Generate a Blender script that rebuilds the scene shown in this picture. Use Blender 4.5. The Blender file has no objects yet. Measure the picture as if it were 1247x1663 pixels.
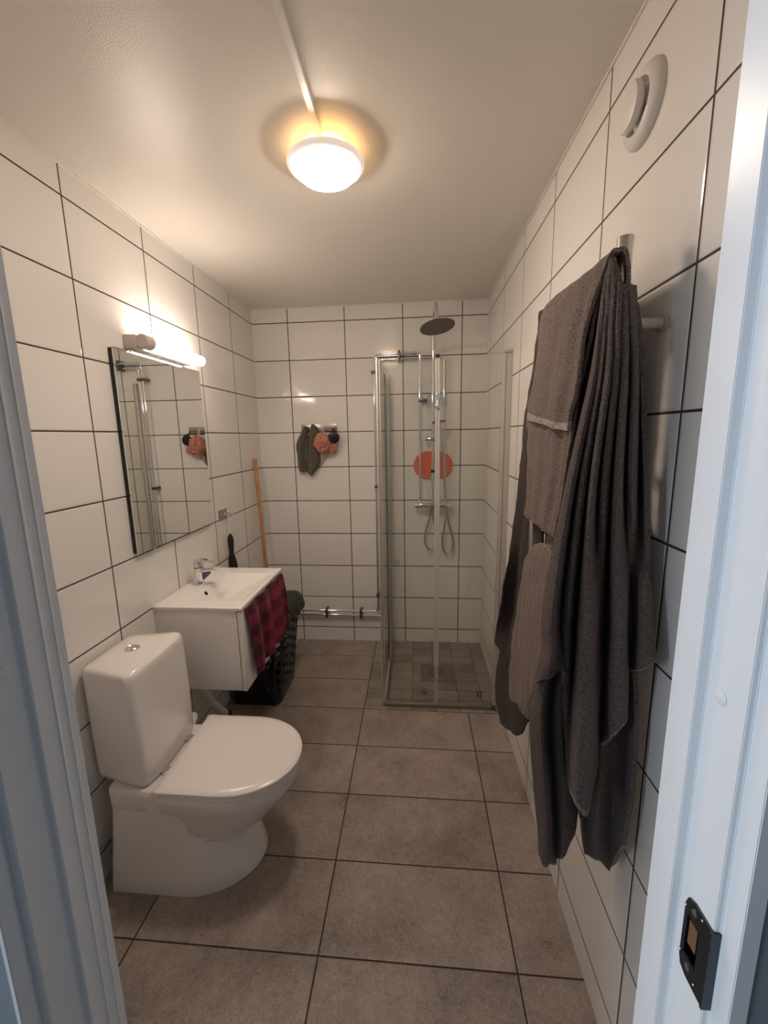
import bpy, bmesh, math, random
from mathutils import Vector, Matrix, noise
random.seed(7)
S = bpy.context.scene
COL = S.collection
PI = math.pi

# ------------------------------------------------------------ camera
cam_d = bpy.data.cameras.new('camera'); cam = bpy.data.objects.new('camera', cam_d); COL.objects.link(cam)
RR = ((0.9964914, 0.0816736, -0.0182834), (-0.0040902, -0.1706689, -0.9853200), (-0.0835950, 0.9819377, -0.1697360))
right, down, fwd = [Vector(r) for r in RR]
M = Matrix.Identity(4)
for i in range(3):
    M[i][0] = right[i]; M[i][1] = -down[i]; M[i][2] = -fwd[i]
M[0][3], M[1][3], M[2][3] = 0.8818, -2.9154, 1.5786
cam.matrix_world = M
cam_d.sensor_fit = 'VERTICAL'; cam_d.sensor_height = 36.0; cam_d.sensor_width = 36.0 * 1247 / 1663
cam_d.lens = 36.0 * 655.05 / 1663
cam_d.shift_x = 3.77 / 1663; cam_d.shift_y = -10.95 / 1663
cam_d.clip_start = 0.02
S.camera = cam

# ------------------------------------------------------------ world, exposure, large lights
w = bpy.data.worlds.new('world'); S.world = w; w.use_nodes = True
bg = w.node_tree.nodes['Background']; bg.inputs[0].default_value = (0.55, 0.72, 1.0, 1); bg.inputs[1].default_value = 0.5
S.view_settings.view_transform = 'Standard'; S.view_settings.look = 'None'
S.view_settings.exposure = 1.30; S.view_settings.gamma = 1.0; S.view_settings.use_curve_mapping = False
def area(name, loc, rot, sx, sy, power, color):
    l = bpy.data.lights.new(name, 'AREA'); l.shape = 'RECTANGLE'; l.size = sx; l.size_y = sy; l.energy = power; l.color = color
    o = bpy.data.objects.new(name, l); o.location = loc; o.rotation_euler = rot; COL.objects.link(o); return o
HALL = area('hallway_daylight', (-1.74, -3.35, 1.45), (PI/2, 0, -PI/2), 1.15, 1.3, 21.5, (0.74, 0.86, 1.0))
CEIL_LAMP = 32.0; BASE_GLOW = 2.4; TUBE = 13.0

# ------------------------------------------------------------ material helpers
def mat(name, color=(0.8,0.8,0.8), rough=0.5, metal=0.0, **kw):
    m = bpy.data.materials.new(name); m.use_nodes = True
    b = m.node_tree.nodes['Principled BSDF']
    b.inputs['Base Color'].default_value = (*color, 1); b.inputs['Roughness'].default_value = rough; b.inputs['Metallic'].default_value = metal
    for k, v in kw.items(): b.inputs[k.replace('_', ' ')].default_value = v
    return m
def nt(m): return m.node_tree.nodes, m.node_tree.links, m.node_tree.nodes['Principled BSDF']
def add_bump(m, scale=100, strength=0.2, dist=0.001, detail=3, ntype='noise'):
    N, L, b = nt(m)
    g = N.new('ShaderNodeNewGeometry'); t = N.new('ShaderNodeTexNoise'); t.inputs['Scale'].default_value = scale; t.inputs['Detail'].default_value = detail
    L.new(g.outputs['Position'], t.inputs['Vector'])
    bp = N.new('ShaderNodeBump'); bp.inputs['Strength'].default_value = strength; bp.inputs['Distance'].default_value = dist
    L.new(t.outputs['Fac'], bp.inputs['Height']); L.new(bp.outputs['Normal'], b.inputs['Normal'])
    return t
def mathn(N, L, op, a, b=None):
    n = N.new('ShaderNodeMath'); n.operation = op
    for i, v in enumerate((a, b)):
        if v is None: continue
        if isinstance(v, (int, float)): n.inputs[i].default_value = v
        else: L.new(v, n.inputs[i])
    return n.outputs[0]
def ramp(N, L, fac, stops):
    r = N.new('ShaderNodeValToRGB'); L.new(fac, r.inputs[0])
    e = r.color_ramp.elements
    while len(e) < len(stops): e.new(0.5)
    for k, (p, c) in enumerate(stops): e[k].position = p; e[k].color = (*c, 1)
    return r.outputs[0]
def tile_mat(name, axU, axV, u0, v0, su, sv, gap, tile_c, grout_c, rough=0.1, stone=False, tone=0.0):
    """rectangular tiles on a world-aligned surface; grout sits a little deeper"""
    m = mat(name, tile_c[0] if stone else tile_c, rough); N, L, b = nt(m)
    g = N.new('ShaderNodeNewGeometry'); sp = N.new('ShaderNodeSeparateXYZ'); L.new(g.outputs['Position'], sp.inputs[0])
    def dist(ax, o, s):
        q = mathn(N, L, 'DIVIDE', mathn(N, L, 'SUBTRACT', sp.outputs[ax], o), s)
        q2 = mathn(N, L, 'ADD', q, 50.5)
        fr = mathn(N, L, 'FRACT', q2)
        d = mathn(N, L, 'MULTIPLY', mathn(N, L, 'ABSOLUTE', mathn(N, L, 'SUBTRACT', fr, 0.5)), s)
        return d, mathn(N, L, 'FLOOR', mathn(N, L, 'ADD', q, 50.0))
    du, cu = dist(axU, u0, su); dv, cv = dist(axV, v0, sv)
    d = mathn(N, L, 'MINIMUM', du, dv)
    mr = N.new('ShaderNodeMapRange'); mr.interpolation_type = 'SMOOTHSTEP'
    L.new(d, mr.inputs[0]); mr.inputs[1].default_value = gap*0.42; mr.inputs[2].default_value = gap*0.62
    face = mr.outputs[0]
    # rounded tile edge
    mr2 = N.new('ShaderNodeMapRange'); mr2.interpolation_type = 'SMOOTHSTEP'
    L.new(d, mr2.inputs[0]); mr2.inputs[1].default_value = gap*0.35; mr2.inputs[2].default_value = gap*1.5
    cx = N.new('ShaderNodeCombineXYZ'); L.new(cu, cx.inputs[0]); L.new(cv, cx.inputs[1])
    wn = N.new('ShaderNodeTexWhiteNoise'); L.new(cx.outputs[0], wn.inputs[0])
    if stone:
        n1 = N.new('ShaderNodeTexNoise'); n1.inputs['Scale'].default_value = 5.5; n1.inputs['Detail'].default_value = 9; n1.inputs['Roughness'].default_value = 0.68
        ofs = N.new('ShaderNodeVectorMath'); ofs.operation = 'MULTIPLY_ADD'; L.new(wn.outputs['Color'], ofs.inputs[0]); ofs.inputs[1].default_value = (7,7,7); L.new(g.outputs['Position'], ofs.inputs[2])
        L.new(ofs.outputs[0], n1.inputs['Vector'])
        n2 = N.new('ShaderNodeTexNoise'); n2.inputs['Scale'].default_value = 95; n2.inputs['Detail'].default_value = 6; n2.inputs['Roughness'].default_value = 0.7; n2.inputs['Distortion'].default_value = 1.5
        L.new(ofs.outputs[0], n2.inputs['Vector'])
        f = mathn(N, L, 'ADD', mathn(N, L, 'MULTIPLY', n1.outputs['Fac'], 0.45), mathn(N, L, 'MULTIPLY', n2.outputs['Fac'], 0.55))
        f = mathn(N, L, 'ADD', f, mathn(N, L, 'MULTIPLY', mathn(N, L, 'SUBTRACT', wn.outputs['Value'], 0.5), tone))
        a, c = tile_c
        col = ramp(N, L, f, [(0.34, a), (0.50, tuple((x+y)/2 for x, y in zip(a, c))), (0.68, c)])
    else:
        n1 = N.new('ShaderNodeTexNoise'); n1.inputs['Scale'].default_value = 1.2; L.new(g.outputs['Position'], n1.inputs['Vector'])
        col = ramp(N, L, wn.outputs['Value'], [(0.0, tuple(x*0.985 for x in tile_c)), (1.0, tile_c)])
    mx = N.new('ShaderNodeMix'); mx.data_type = 'RGBA'; L.new(face, mx.inputs[0]); mx.inputs[6].default_value = (*grout_c, 1); L.new(col, mx.inputs[7])
    L.new(mx.outputs[2], b.inputs['Base Color'])
    r = N.new('ShaderNodeMapRange'); L.new(face, r.inputs[0]); r.inputs[3].default_value = 0.8; r.inputs[4].default_value = rough
    L.new(r.outputs[0], b.inputs['Roughness'])
    h = mr2.outputs[0]
    # faint wobble of the glaze
    nw = N.new('ShaderNodeTexNoise'); nw.inputs['Scale'].default_value = 90 if stone else 6; nw.inputs['Detail'].default_value = 4 if stone else 1
    L.new(g.outputs['Position'], nw.inputs['Vector'])
    h2 = mathn(N, L, 'ADD', h, mathn(N, L, 'MULTIPLY', nw.outputs['Fac'], 0.35 if stone else 0.25))
    bp = N.new('ShaderNodeBump'); bp.inputs['Strength'].default_value = 0.8; bp.inputs['Distance'].default_value = 0.0012
    L.new(h2, bp.inputs['Height']); L.new(bp.outputs['Normal'], b.inputs['Normal'])
    return m
def emis(name, color, strength):
    m = mat(name, (0.9,0.9,0.9), 0.3); N, L, b = nt(m)
    b.inputs['Emission Color'].default_value = (*color, 1); b.inputs['Emission Strength'].default_value = strength
    return m
def glass_mat(name, tint=(0.93,0.97,0.94), refl=1.0):
    m = bpy.data.materials.new(name); m.use_nodes = True; N = m.node_tree.nodes; L = m.node_tree.links
    for n in list(N): N.remove(n)
    o = N.new('ShaderNodeOutputMaterial'); t = N.new('ShaderNodeBsdfTransparent'); t.inputs[0].default_value = (*tint, 1)
    g = N.new('ShaderNodeBsdfGlossy'); g.inputs['Roughness'].default_value = 0.01
    f = N.new('ShaderNodeLayerWeight'); f5 = mathn(N, L, 'POWER', f.outputs['Facing'], 5.0)
    fr = mathn(N, L, 'ADD', mathn(N, L, 'MULTIPLY', f5, 0.75), 0.035)
    mx = N.new('ShaderNodeMixShader'); L.new(mathn(N, L, 'MULTIPLY', fr, refl), mx.inputs[0]); L.new(t.outputs[0], mx.inputs[1]); L.new(g.outputs[0], mx.inputs[2]); L.new(mx.outputs[0], o.inputs[0])
    return m
def terry(name, color, bump=1.0, scale=230):
    m = mat(name, color, 0.95); N, L, b = nt(m)
    b.inputs['Sheen Weight'].default_value = 0.08; b.inputs['Sheen Roughness'].default_value = 0.5; b.inputs['Specular IOR Level'].default_value = 0.15
    g = N.new('ShaderNodeNewGeometry')
    t = N.new('ShaderNodeTexNoise'); t.inputs['Scale'].default_value = scale; t.inputs['Detail'].default_value = 3; t.inputs['Roughness'].default_value = 0.7
    L.new(g.outputs['Position'], t.inputs['Vector'])
    c = ramp(N, L, t.outputs['Fac'], [(0.32, tuple(x*0.5 for x in color)), (0.68, tuple(min(1, x*1.45) for x in color))])
    L.new(c, b.inputs['Base Color'])
    bp = N.new('ShaderNodeBump'); bp.inputs['Strength'].default_value = bump; bp.inputs['Distance'].default_value = 0.007
    L.new(t.outputs['Fac'], bp.inputs['Height']); L.new(bp.outputs['Normal'], b.inputs['Normal'])
    return m

WT = (0.86, 0.84, 0.805); GR = (0.055, 0.036, 0.026)
XL, XR, H = -0.2552, 1.3669, 2.461
YF = -2.475           # bathroom face of the front wall
ROW0 = 0.1084; TH = 0.2506
M_back = tile_mat('tiles_back', 0, 2, 0.0, ROW0, 0.4, TH, 0.0056, WT, GR, 0.09)
M_left = tile_mat('tiles_left', 1, 2, -0.3492, ROW0, 0.4, TH, 0.0052, WT, GR, 0.09)
M_right = tile_mat('tiles_right', 1, 2, -0.917, ROW0, 0.4, TH, 0.0052, WT, GR, 0.09)
M_front = tile_mat('tiles_front', 0, 2, 0.0, ROW0, 0.4, TH, 0.0052, WT, GR, 0.09)
M_floor = tile_mat('floor_tiles', 0, 1, 0.576, -0.800, 0.602, 0.2865, 0.0046, ((0.145,0.116,0.100),(0.50,0.42,0.365)), (0.03,0.022,0.018), 0.42, True, 0.06)
M_floor_s = tile_mat('shower_floor_tiles', 0, 1, 0.577, -0.800, 0.14, 0.1, 0.0030, ((0.145,0.120,0.103),(0.39,0.335,0.29)), (0.05,0.038,0.030), 0.42, True, 0.16)
M_ceil = mat('ceiling_paint', (0.80,0.765,0.70), 0.33); add_bump(M_ceil, 260, 0.55, 0.0008, 2)
M_paint = mat('white_lacquer', (0.78,0.79,0.80), 0.35)
M_hall = mat('hallway_paint', (0.26,0.29,0.32), 0.6); add_bump(M_hall, 200, 0.3, 0.0006)
M_hallfl = mat('hallway_floor', (0.30,0.22,0.15), 0.4)
M_caulk = mat('white_caulk', (0.86,0.83,0.78), 0.4)
M_porc = mat('porcelain', (0.84,0.81,0.785), 0.07, Coat_Weight=0.5, Coat_Roughness=0.03)
M_seat = mat('seat_plastic', (0.84,0.80,0.775), 0.22)
M_chrome = mat('chrome', (0.83,0.83,0.84), 0.07, 1.0)
M_spout_refl = mat('painted_dark_reflection', (0.10,0.11,0.20), 0.15, 1.0)  # navy base colour imitates a dark reflection in the tap's chrome
M_steel = mat('brushed_steel', (0.60,0.56,0.53), 0.28, 1.0); add_bump(M_steel, 400, 0.1, 0.0003)
M_alu = mat('satin_aluminium', (0.60,0.57,0.52), 0.5, 0.5)
M_dark = mat('black_plastic', (0.012,0.012,0.016), 0.35)
M_black = mat('black_rubber', (0.02,0.018,0.018), 0.7)
M_lam = mat('white_laminate', (0.80,0.765,0.73), 0.3)
M_mirror = mat('mirror_silver', (0.93,0.94,0.92), 0.0, 1.0)
M_medge = mat('mirror_edge', (0.008,0.008,0.008), 0.3)
M_glass = glass_mat('shower_glass', (0.985,0.988,0.972))
M_gedge = mat('glass_edge', (0.16,0.26,0.24), 0.1, 0.0, Transmission_Weight=0.6)
M_clear = glass_mat('clear_acrylic', (0.90,0.93,0.96), 2.2)
M_seal = mat('milky_seal', (0.72,0.70,0.62), 0.3, 0.0, Transmission_Weight=0.25)
M_plasw = mat('white_plastic', (0.80,0.77,0.74), 0.3)
M_wood = mat('wood', (0.56,0.27,0.09), 0.5)
N, L, b = nt(M_wood); _g = N.new('ShaderNodeNewGeometry'); _mp = N.new('ShaderNodeMapping'); _mp.inputs['Scale'].default_value = (60,60,4); L.new(_g.outputs['Position'], _mp.inputs[0])
_t = N.new('ShaderNodeTexNoise'); _t.inputs['Scale'].default_value = 2; L.new(_mp.outputs[0], _t.inputs['Vector']); L.new(ramp(N, L, _t.outputs['Fac'], [(0.3,(0.42,0.19,0.06)),(0.7,(0.66,0.36,0.14))]), b.inputs['Base Color'])
M_tow = terry('charcoal_terry', (0.145,0.119,0.113))
M_tow2 = terry('brown_grey_terry', (0.25,0.20,0.178))
M_tow3 = terry('taupe_terry', (0.26,0.205,0.185), 0.8)
M_plate = mat('dull_steel', (0.42,0.37,0.34), 0.3, 1.0)
M_towd = terry('dark_brown_terry', (0.085,0.066,0.060))
M_band = terry('light_band', (0.34,0.31,0.29), 0.4, 120)
M_hem = terry('woven_hem', (0.21,0.18,0.17), 0.4, 150)
M_tag = mat('pink_fabric', (0.72,0.45,0.38), 0.9)
M_coral = mat('coral_silicone', (0.80,0.20,0.11), 0.5)
M_puff = mat('coral_mesh', (0.74,0.33,0.25), 0.8, Subsurface_Weight=0.2)
for _m, _c in ((M_puff, (0.74,0.33,0.25)),):
    N, L, b = nt(_m); _g = N.new('ShaderNodeNewGeometry'); _t = N.new('ShaderNodeTexNoise'); _t.inputs['Scale'].default_value = 75; _t.inputs['Distortion'].default_value = 2.5; L.new(_g.outputs['Position'], _t.inputs['Vector'])
    L.new(ramp(N, L, _t.outputs['Fac'], [(0.40, tuple(x*0.45 for x in _c)), (0.56, _c), (0.75, tuple(min(1, x*1.25) for x in _c))]), b.inputs['Base Color'])  # crease shading between the ruffles is painted into the colour with noise
M_puffl = mat('pale_mesh', (0.62,0.45,0.38), 0.9)
M_glove = terry('olive_grey_cloth', (0.15,0.132,0.100), 0.8, 200)
M_glovel = terry('grey_cloth', (0.30,0.27,0.24), 0.8, 200)

# ------------------------------------------------------------ mesh helpers
def link(name, bm, m, parent=None, smooth=True, mats=None):
    me = bpy.data.meshes.new(name)
    bmesh.ops.recalc_face_normals(bm, faces=bm.faces)
    bm.to_mesh(me); bm.free()
    for mm in (mats or [m]): me.materials.append(mm)
    if smooth:
        me.polygons.foreach_set('use_smooth', [True]*len(me.polygons))
        try: me.set_sharp_from_angle(angle=math.radians(38))
        except Exception: pass
    o = bpy.data.objects.new(name, me); COL.objects.link(o)
    if parent is not None: o.parent = parent; o.matrix_parent_inverse = Matrix.Translation(-parent.location)
    return o
def empty(name, loc, label=None, cat=None, group=None, kind=None):
    o = bpy.data.objects.new(name, None); o.empty_display_size = 0.05; o.location = loc; COL.objects.link(o)
    tag(o, label, cat, group, kind); return o
def tag(o, label=None, cat=None, group=None, kind=None):
    if label: o['label'] = label
    if cat: o['category'] = cat
    if group: o['group'] = group
    if kind: o['kind'] = kind
    return o
def B(): return bmesh.new()
def box(bm, x0, x1, y0, y1, z0, z1, bev=0.0, seg=2):
    t = bmesh.new(); bmesh.ops.create_cube(t, size=1)
    for v in t.verts: v.co = Vector(((x0+x1)/2+v.co.x*(x1-x0), (y0+y1)/2+v.co.y*(y1-y0), (z0+z1)/2+v.co.z*(z1-z0)))
    if bev > 0: bmesh.ops.bevel(t, geom=list(t.edges), offset=bev, segments=seg, profile=0.5, affect='EDGES')
    merge(bm, t); return bm
def merge(bm, t, mi=0):
    me = bpy.data.meshes.new('tmp'); t.to_mesh(me); t.free()
    n = len(bm.faces); bm.from_mesh(me); bpy.data.meshes.remove(me)
    if mi:
        bm.faces.ensure_lookup_table()
        for f in bm.faces[n:]: f.material_index = mi
def frames(pts):
    T = []
    for i in range(len(pts)):
        a = pts[max(0, i-1)]; c = pts[min(len(pts)-1, i+1)]; T.append((c-a).normalized())
    up = Vector((0,0,1)) if abs(T[0].z) < 0.9 else Vector((0,1,0))
    n = T[0].cross(up).normalized(); out = []
    for i in range(len(pts)):
        if i:
            ax = T[i-1].cross(T[i])
            if ax.length > 1e-8: n = Matrix.Rotation(T[i-1].angle(T[i]), 3, ax.normalized()) @ n
        n = (n - T[i]*n.dot(T[i])).normalized()
        out.append((T[i], n, T[i].cross(n)))
    return out
def tube(bm, pts, r, seg=14, sx=1.0, sy=1.0):
    pts = [Vector(p) for p in pts]; rr = r if isinstance(r, (list, tuple)) else [r]*len(pts)
    F = frames(pts); rings = []
    for p, (t, n, b_), q in zip(pts, F, rr):
        rings.append([bm.verts.new(p + n*(q*sx*math.cos(2*PI*k/seg)) + b_*(q*sy*math.sin(2*PI*k/seg))) for k in range(seg)])
    skin(bm, rings); return bm
def skin(bm, rings, cap=True):
    for a, c in zip(rings, rings[1:]):
        m = len(a)
        for k in range(m): bm.faces.new((a[k], a[(k+1) % m], c[(k+1) % m], c[k]))
    if cap:
        bm.faces.new(rings[0][::-1]); bm.faces.new(rings[-1])
def loft(bm, ringpts, cap=True):
    skin(bm, [[bm.verts.new(Vector(p)) for p in r] for r in ringpts], cap); return bm
def fillet(pts, r, n=6):
    pts = [Vector(p) for p in pts]; out = [pts[0]]
    for i in range(1, len(pts)-1):
        a, p, c = pts[i-1], pts[i], pts[i+1]; d1 = (a-p).normalized(); d2 = (c-p).normalized()
        rr = min(r, (a-p).length*0.45, (c-p).length*0.45); A = p+d1*rr; C_ = p+d2*rr
        for k in range(n+1):
            t = k/n; out.append(A*(1-t)**2 + p*2*t*(1-t) + C_*t*t)
    out.append(pts[-1]); return out
def spline(pts, n=10):
    pts = [Vector(p) for p in pts]; out = []
    for i in range(len(pts)-1):
        p0 = pts[max(0, i-1)]; p1 = pts[i]; p2 = pts[i+1]; p3 = pts[min(len(pts)-1, i+2)]
        for k in range(n): out.append(cr(p0, p1, p2, p3, k/n))
    out.append(pts[-1]); return out
def cr(a, b_, c, d, t):
    return 0.5*((2*b_)+(c-a)*t+(2*a-5*b_+4*c-d)*t*t+(3*b_-a-3*c+d)*t**3)
def lathe(bm, prof, c, seg=40, axis='z', rot=None):
    """prof: list of (radius, height) along the axis"""
    c = Vector(c); rings = []
    for r, h in prof:
        ring = []
        for k in range(seg):
            a = 2*PI*k/seg; v = Vector((r*math.cos(a), r*math.sin(a), h))
            if axis == 'x': v = Vector((v.z, v.x, v.y))
            elif axis == 'y': v = Vector((v.x, v.z, v.y))
            if rot: v = rot @ v
            ring.append(bm.verts.new(c+v))
        rings.append(ring)
    skin(bm, rings); return bm
def cloth(name, rows, m, parent=None, su=10, sv=10, thick=0.006, ripple=0.0, rdir=(-1,0,0), freq=9.0, seed=0.0, smooth_n=0.003, mats=None, band=None):
    """sheet through a grid of 3D points, with fine irregular folds that grow towards the hem"""
    G = [[Vector(p) for p in r] for r in rows]; nr, nc = len(G), len(G[0]); rdir = Vector(rdir)
    def at(i, t, row):
        return cr(row[max(0, i-1)], row[i], row[min(nc-1, i+1)], row[min(nc-1, i+2)], t)
    dense = []
    for r in G:
        d = []
        for i in range(nc-1):
            for k in range(su): d.append(at(i, k/su, r))
        d.append(r[-1].copy()); dense.append(d)
    rowsD = []
    for j in range(nr-1):
        for k in range(sv):
            t = k/sv
            rowsD.append([cr(dense[max(0, j-1)][q], dense[j][q], dense[j+1][q], dense[min(nr-1, j+2)][q], t) for q in range(len(dense[0]))])
    rowsD.append([p.copy() for p in dense[-1]])
    bm = bmesh.new(); V = []; J = len(rowsD); Q = len(rowsD[0])
    for j, r in enumerate(rowsD):
        vr = []
        for q, p in enumerate(r):
            u = q/(Q-1); v = j/(J-1)
            s = math.sin(2*PI*(u*freq + 0.35*math.sin(3*v+seed) + seed)) * ripple * (0.25+0.75*v) * (0.6+0.4*noise.noise(Vector((u*4, v*2, seed))))
            n = noise.noise(Vector(p)*14 + Vector((seed*3, 0, 0))) * smooth_n + noise.noise(Vector(p)*38 + Vector((0, seed, 0))) * smooth_n*0.5
            vr.append(bm.verts.new(p + rdir*(s+n)))
        V.append(vr)
    for j in range(J-1):
        for q in range(Q-1):
            f = bm.faces.new((V[j][q], V[j][q+1], V[j+1][q+1], V[j+1][q]))
            if band and band[0] <= j/(J-1) <= band[1]: f.material_index = 1
    o = link(name, bm, m, parent, mats=mats)
    so = o.modifiers.new('thickness', 'SOLIDIFY'); so.thickness = thick; so.offset = 0
    be = o.modifiers.new('soft_hem', 'BEVEL'); be.width = thick*0.4; be.segments = 2; be.limit_method = 'ANGLE'; be.angle_limit = math.radians(50)
    return o

# ============================================================ SETTING
def struct(name, bm, m, mats=None, smooth=False):
    return tag(link(name, bm, m, None, smooth, mats), kind='structure')
def quad(bm, pts, mi=0):
    f = bm.faces.new([bm.verts.new(Vector(p)) for p in pts]); f.material_index = mi
# floor: one plane with the shower corner laid in small tiles
bm = B(); T0 = -0.15
sx, sy = 0.577, -0.800
box(bm, XL-0.12, sx, YF, 0.12, T0, 0); box(bm, sx, XR+0.12, YF, sy, T0, 0)
t = B(); box(t, sx, XR+0.12, sy, 0.12, T0, 0); merge(bm, t, 1)
struct('floor', bm, None, [M_floor, M_floor_s])
struct('ceiling', box(B(), XL-0.12, XR+0.12, YF, 0.12, H, H+0.15), M_ceil)
struct('wall_back', box(B(), XL-0.12, XR+0.12, 0, 0.12, 0, H), M_back)
struct('wall_left', box(B(), XL-0.12, XL, YF, 0, 0, H), M_left)
struct('wall_right', box(B(), XR, XR+0.12, YF, 0, 0, H), M_right)
# front wall with the doorway
DL, DR, DZ = 0.418, 1.192, 2.10; YH = -2.582
bm = B(); box(bm, -1.8, DL-0.012, YH, YF, 0, H); box(bm, DR+0.012, 2.4, YH, YF, 0, H); box(bm, DL-0.012, DR+0.012, YH, YF, DZ+0.03, H)
for f in bm.faces:
    f.material_index = 0 if f.calc_center_median().y > YF-0.001 else 1
struct('wall_front', bm, None, [M_front, M_hall])
# hallway the photograph is taken from
struct('floor_hallway', box(B(), -1.8, 2.4, -4.7, YF, T0, 0), M_hallfl)
struct('ceiling_hallway', box(B(), -1.8, 2.4, -4.7, YF, H, H+0.15), M_hall)
bm = B(); box(bm, -1.92, -1.8, -4.7, -3.96, 0, H); box(bm, -1.92, -1.8, -2.74, YF, 0, H); box(bm, -1.92, -1.8, -3.96, -2.74, 0, 0.78); box(bm, -1.92, -1.8, -3.96, -2.74, 2.12, H)
struct('wall_hallway_left', bm, M_hall)
struct('wall_hallway_right', box(B(), 2.4, 2.52, -4.7, YF, 0, H), M_hall)
struct('wall_hallway_back', box(B(), -1.8, 2.4, -4.82, -4.7, 0, H), M_hall)
# caulk beads where the ceiling meets the tiles
bm = B(); cb = 0.006
box(bm, XL, XR, -cb, 0, H-cb, H, 0.001); struct('trim_1', bm, M_caulk)
bm = B(); box(bm, XL, XL+cb, YF, -cb, H-cb, H, 0.001); struct('trim_2', bm, M_caulk)
bm = B(); box(bm, XR-cb, XR, YF, -cb, H-cb, H, 0.001); struct('trim_3', bm, M_caulk)

# door frame: stop, rebate and hallway lip on each jamb
door = empty('door_1', (0.8, -2.53, 0), kind='structure')
def jamb(prof, name='jamb'):
    bm = B(); loft(bm, [[(x, y, z) for x, y in prof] for z in (0, DZ)])
    bmesh.ops.bevel(bm, geom=[e for e in bm.edges if abs(e.verts[0].co.z-e.verts[1].co.z) > 1], offset=0.0009, segments=2, affect='EDGES')
    return link(name, bm, M_paint, door)
jamb([(1.172,-2.470),(1.172,-2.509),(1.181,-2.511),(1.181,-2.561),(1.187,-2.561),(1.187,-2.584),(1.204,-2.584),(1.204,-2.470)])
jamb([(0.434,-2.470),(0.434,-2.523),(0.425,-2.525),(0.425,-2.564),(0.4125,-2.564),(0.4125,-2.584),(0.406,-2.584),(0.406,-2.470)])
link('door_head', box(B(), 0.406, 1.204, -2.584, -2.470, DZ, DZ+0.03, 0.002), M_paint, door)
bm = B(); box(bm, 0.4335, 0.4355, -2.500, -2.4965, 0.0, DZ, 0.0006); box(bm, 0.4335, 0.4352, -2.484, -2.4815, 0.0, DZ, 0.0005)
link('draught_seal', bm, M_caulk, door)
for px, py, pz, s in ((1.181, -2.530, 1.319, -1), (0.425, -2.540, 1.326, 1)):
    bm = B(); lathe(bm, [(0.0078, 0), (0.0078, 0.0010*s), (0.0066, 0.0018*s)], (px, py, pz), 24, 'x'); link('screw_cap', bm, M_paint, door)
# strike plate with its box opening and four screws
M_strike = mat('gunmetal', (0.055,0.07,0.085), 0.35, 0.9); M_rust = mat('worn_latch_wood', (0.16,0.075,0.035), 0.8)
bm = B()
xs = 1.1805
def plate(y0, y1, z0, z1): box(bm, xs-0.0022, xs+0.001, y0, y1, z0, z1)
y0, y1, z0, z1 = -2.561, -2.524, 0.980, 1.078; hy0, hy1, hz0, hz1 = -2.547, -2.529, 1.005, 1.055
loft(bm, [[(x, y, z) for y, z in ((y1-0.012, z0), (y1-0.003, z0+0.004), (y1, z0+0.014), (y1, hz0), (y0, hz0), (y0, z0))] for x in (xs-0.0022, xs+0.001)])
loft(bm, [[(x, y, z) for y, z in ((y0, hz1), (y1, hz1), (y1, z1-0.014), (y1-0.003, z1-0.004), (y1-0.012, z1), (y0, z1))] for x in (xs-0.0022, xs+0.001)])
plate(y0, hy0, hz0, hz1); plate(hy1, y1, hz0, hz1)
box(bm, xs-0.0035, xs+0.006, y0-0.0025, y0, z0, z1)
sp = link('strike_plate', bm, M_strike, door, False); sp['label'] = 'dark grey metal latch plate'
bm = B(); box(bm, xs+0.0005, xs+0.0012, hy0, hy1, hz0, hz1)
link('latch_pocket', bm, M_black, sp, False)
bm = B(); box(bm, xs-0.0008, xs+0.0004, hy0+0.004, hy1-0.002, 1.020, 1.050, 0.0003)
link('latch_lining', bm, M_rust, sp, False)
for zz, yy in ((0.995, -2.538), (1.068, -2.538), (0.989, -2.549), (1.074, -2.549), (1.001, -2.525), (1.062, -2.525)):
    r = 0.0036 if yy == -2.538 else 0.0014
    bm = B(); lathe(bm, [(r, 0), (r, -0.0008), (r*0.6, -0.0013)], (xs-0.0021, yy, zz), 16, 'x'); link('screw', bm, M_steel, sp)

# ============================================================ CEILING LAMP
LX, LY = 0.607, -1.510
lamp = empty('ceiling_lamp', (LX, LY, H), 'round white glowing ceiling lamp at the end of the cable trunking', 'lamp')
bm = B(); lathe(bm, [(0.072, 0), (0.072, -0.044), (0.066, -0.048)], (LX, LY, H)); link('lamp_base', bm, emis('warm_base', (1.0,0.50,0.10), BASE_GLOW), lamp)['label'] = 'yellowish glowing lamp base'
prof = [(0.02, -0.040), (0.112, -0.040), (0.119, -0.0425), (0.120, -0.047), (0.1165, -0.052), (0.102, -0.060)]
bm = B(); lathe(bm, prof, (LX, LY, H), 64)
# ring only
link('shade_rim', bm, emis('opal_rim', (1.0,0.78,0.68), 0.22), lamp)
bm = B(); lathe(bm, [(0.1025, -0.0585), (0.096, -0.066), (0.085, -0.076), (0.068, -0.084), (0.045, -0.0905), (0.02, -0.094), (0.002, -0.095)], (LX, LY, H), 64)
link('lamp_shade', bm, emis('opal_glow', (1.0,0.815,0.67), CEIL_LAMP), lamp)
bm = B(); box(bm, 0.597, 0.615, YF, LY-0.068, H-0.016, H, 0.002); box(bm, 0.5985, 0.6165, YF, LY-0.070, H-0.005, H)
tag(link('cable_trunking', bm, M_plasw), 'long white cable trunking across the ceiling to the round lamp', 'cable trunking')

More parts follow.
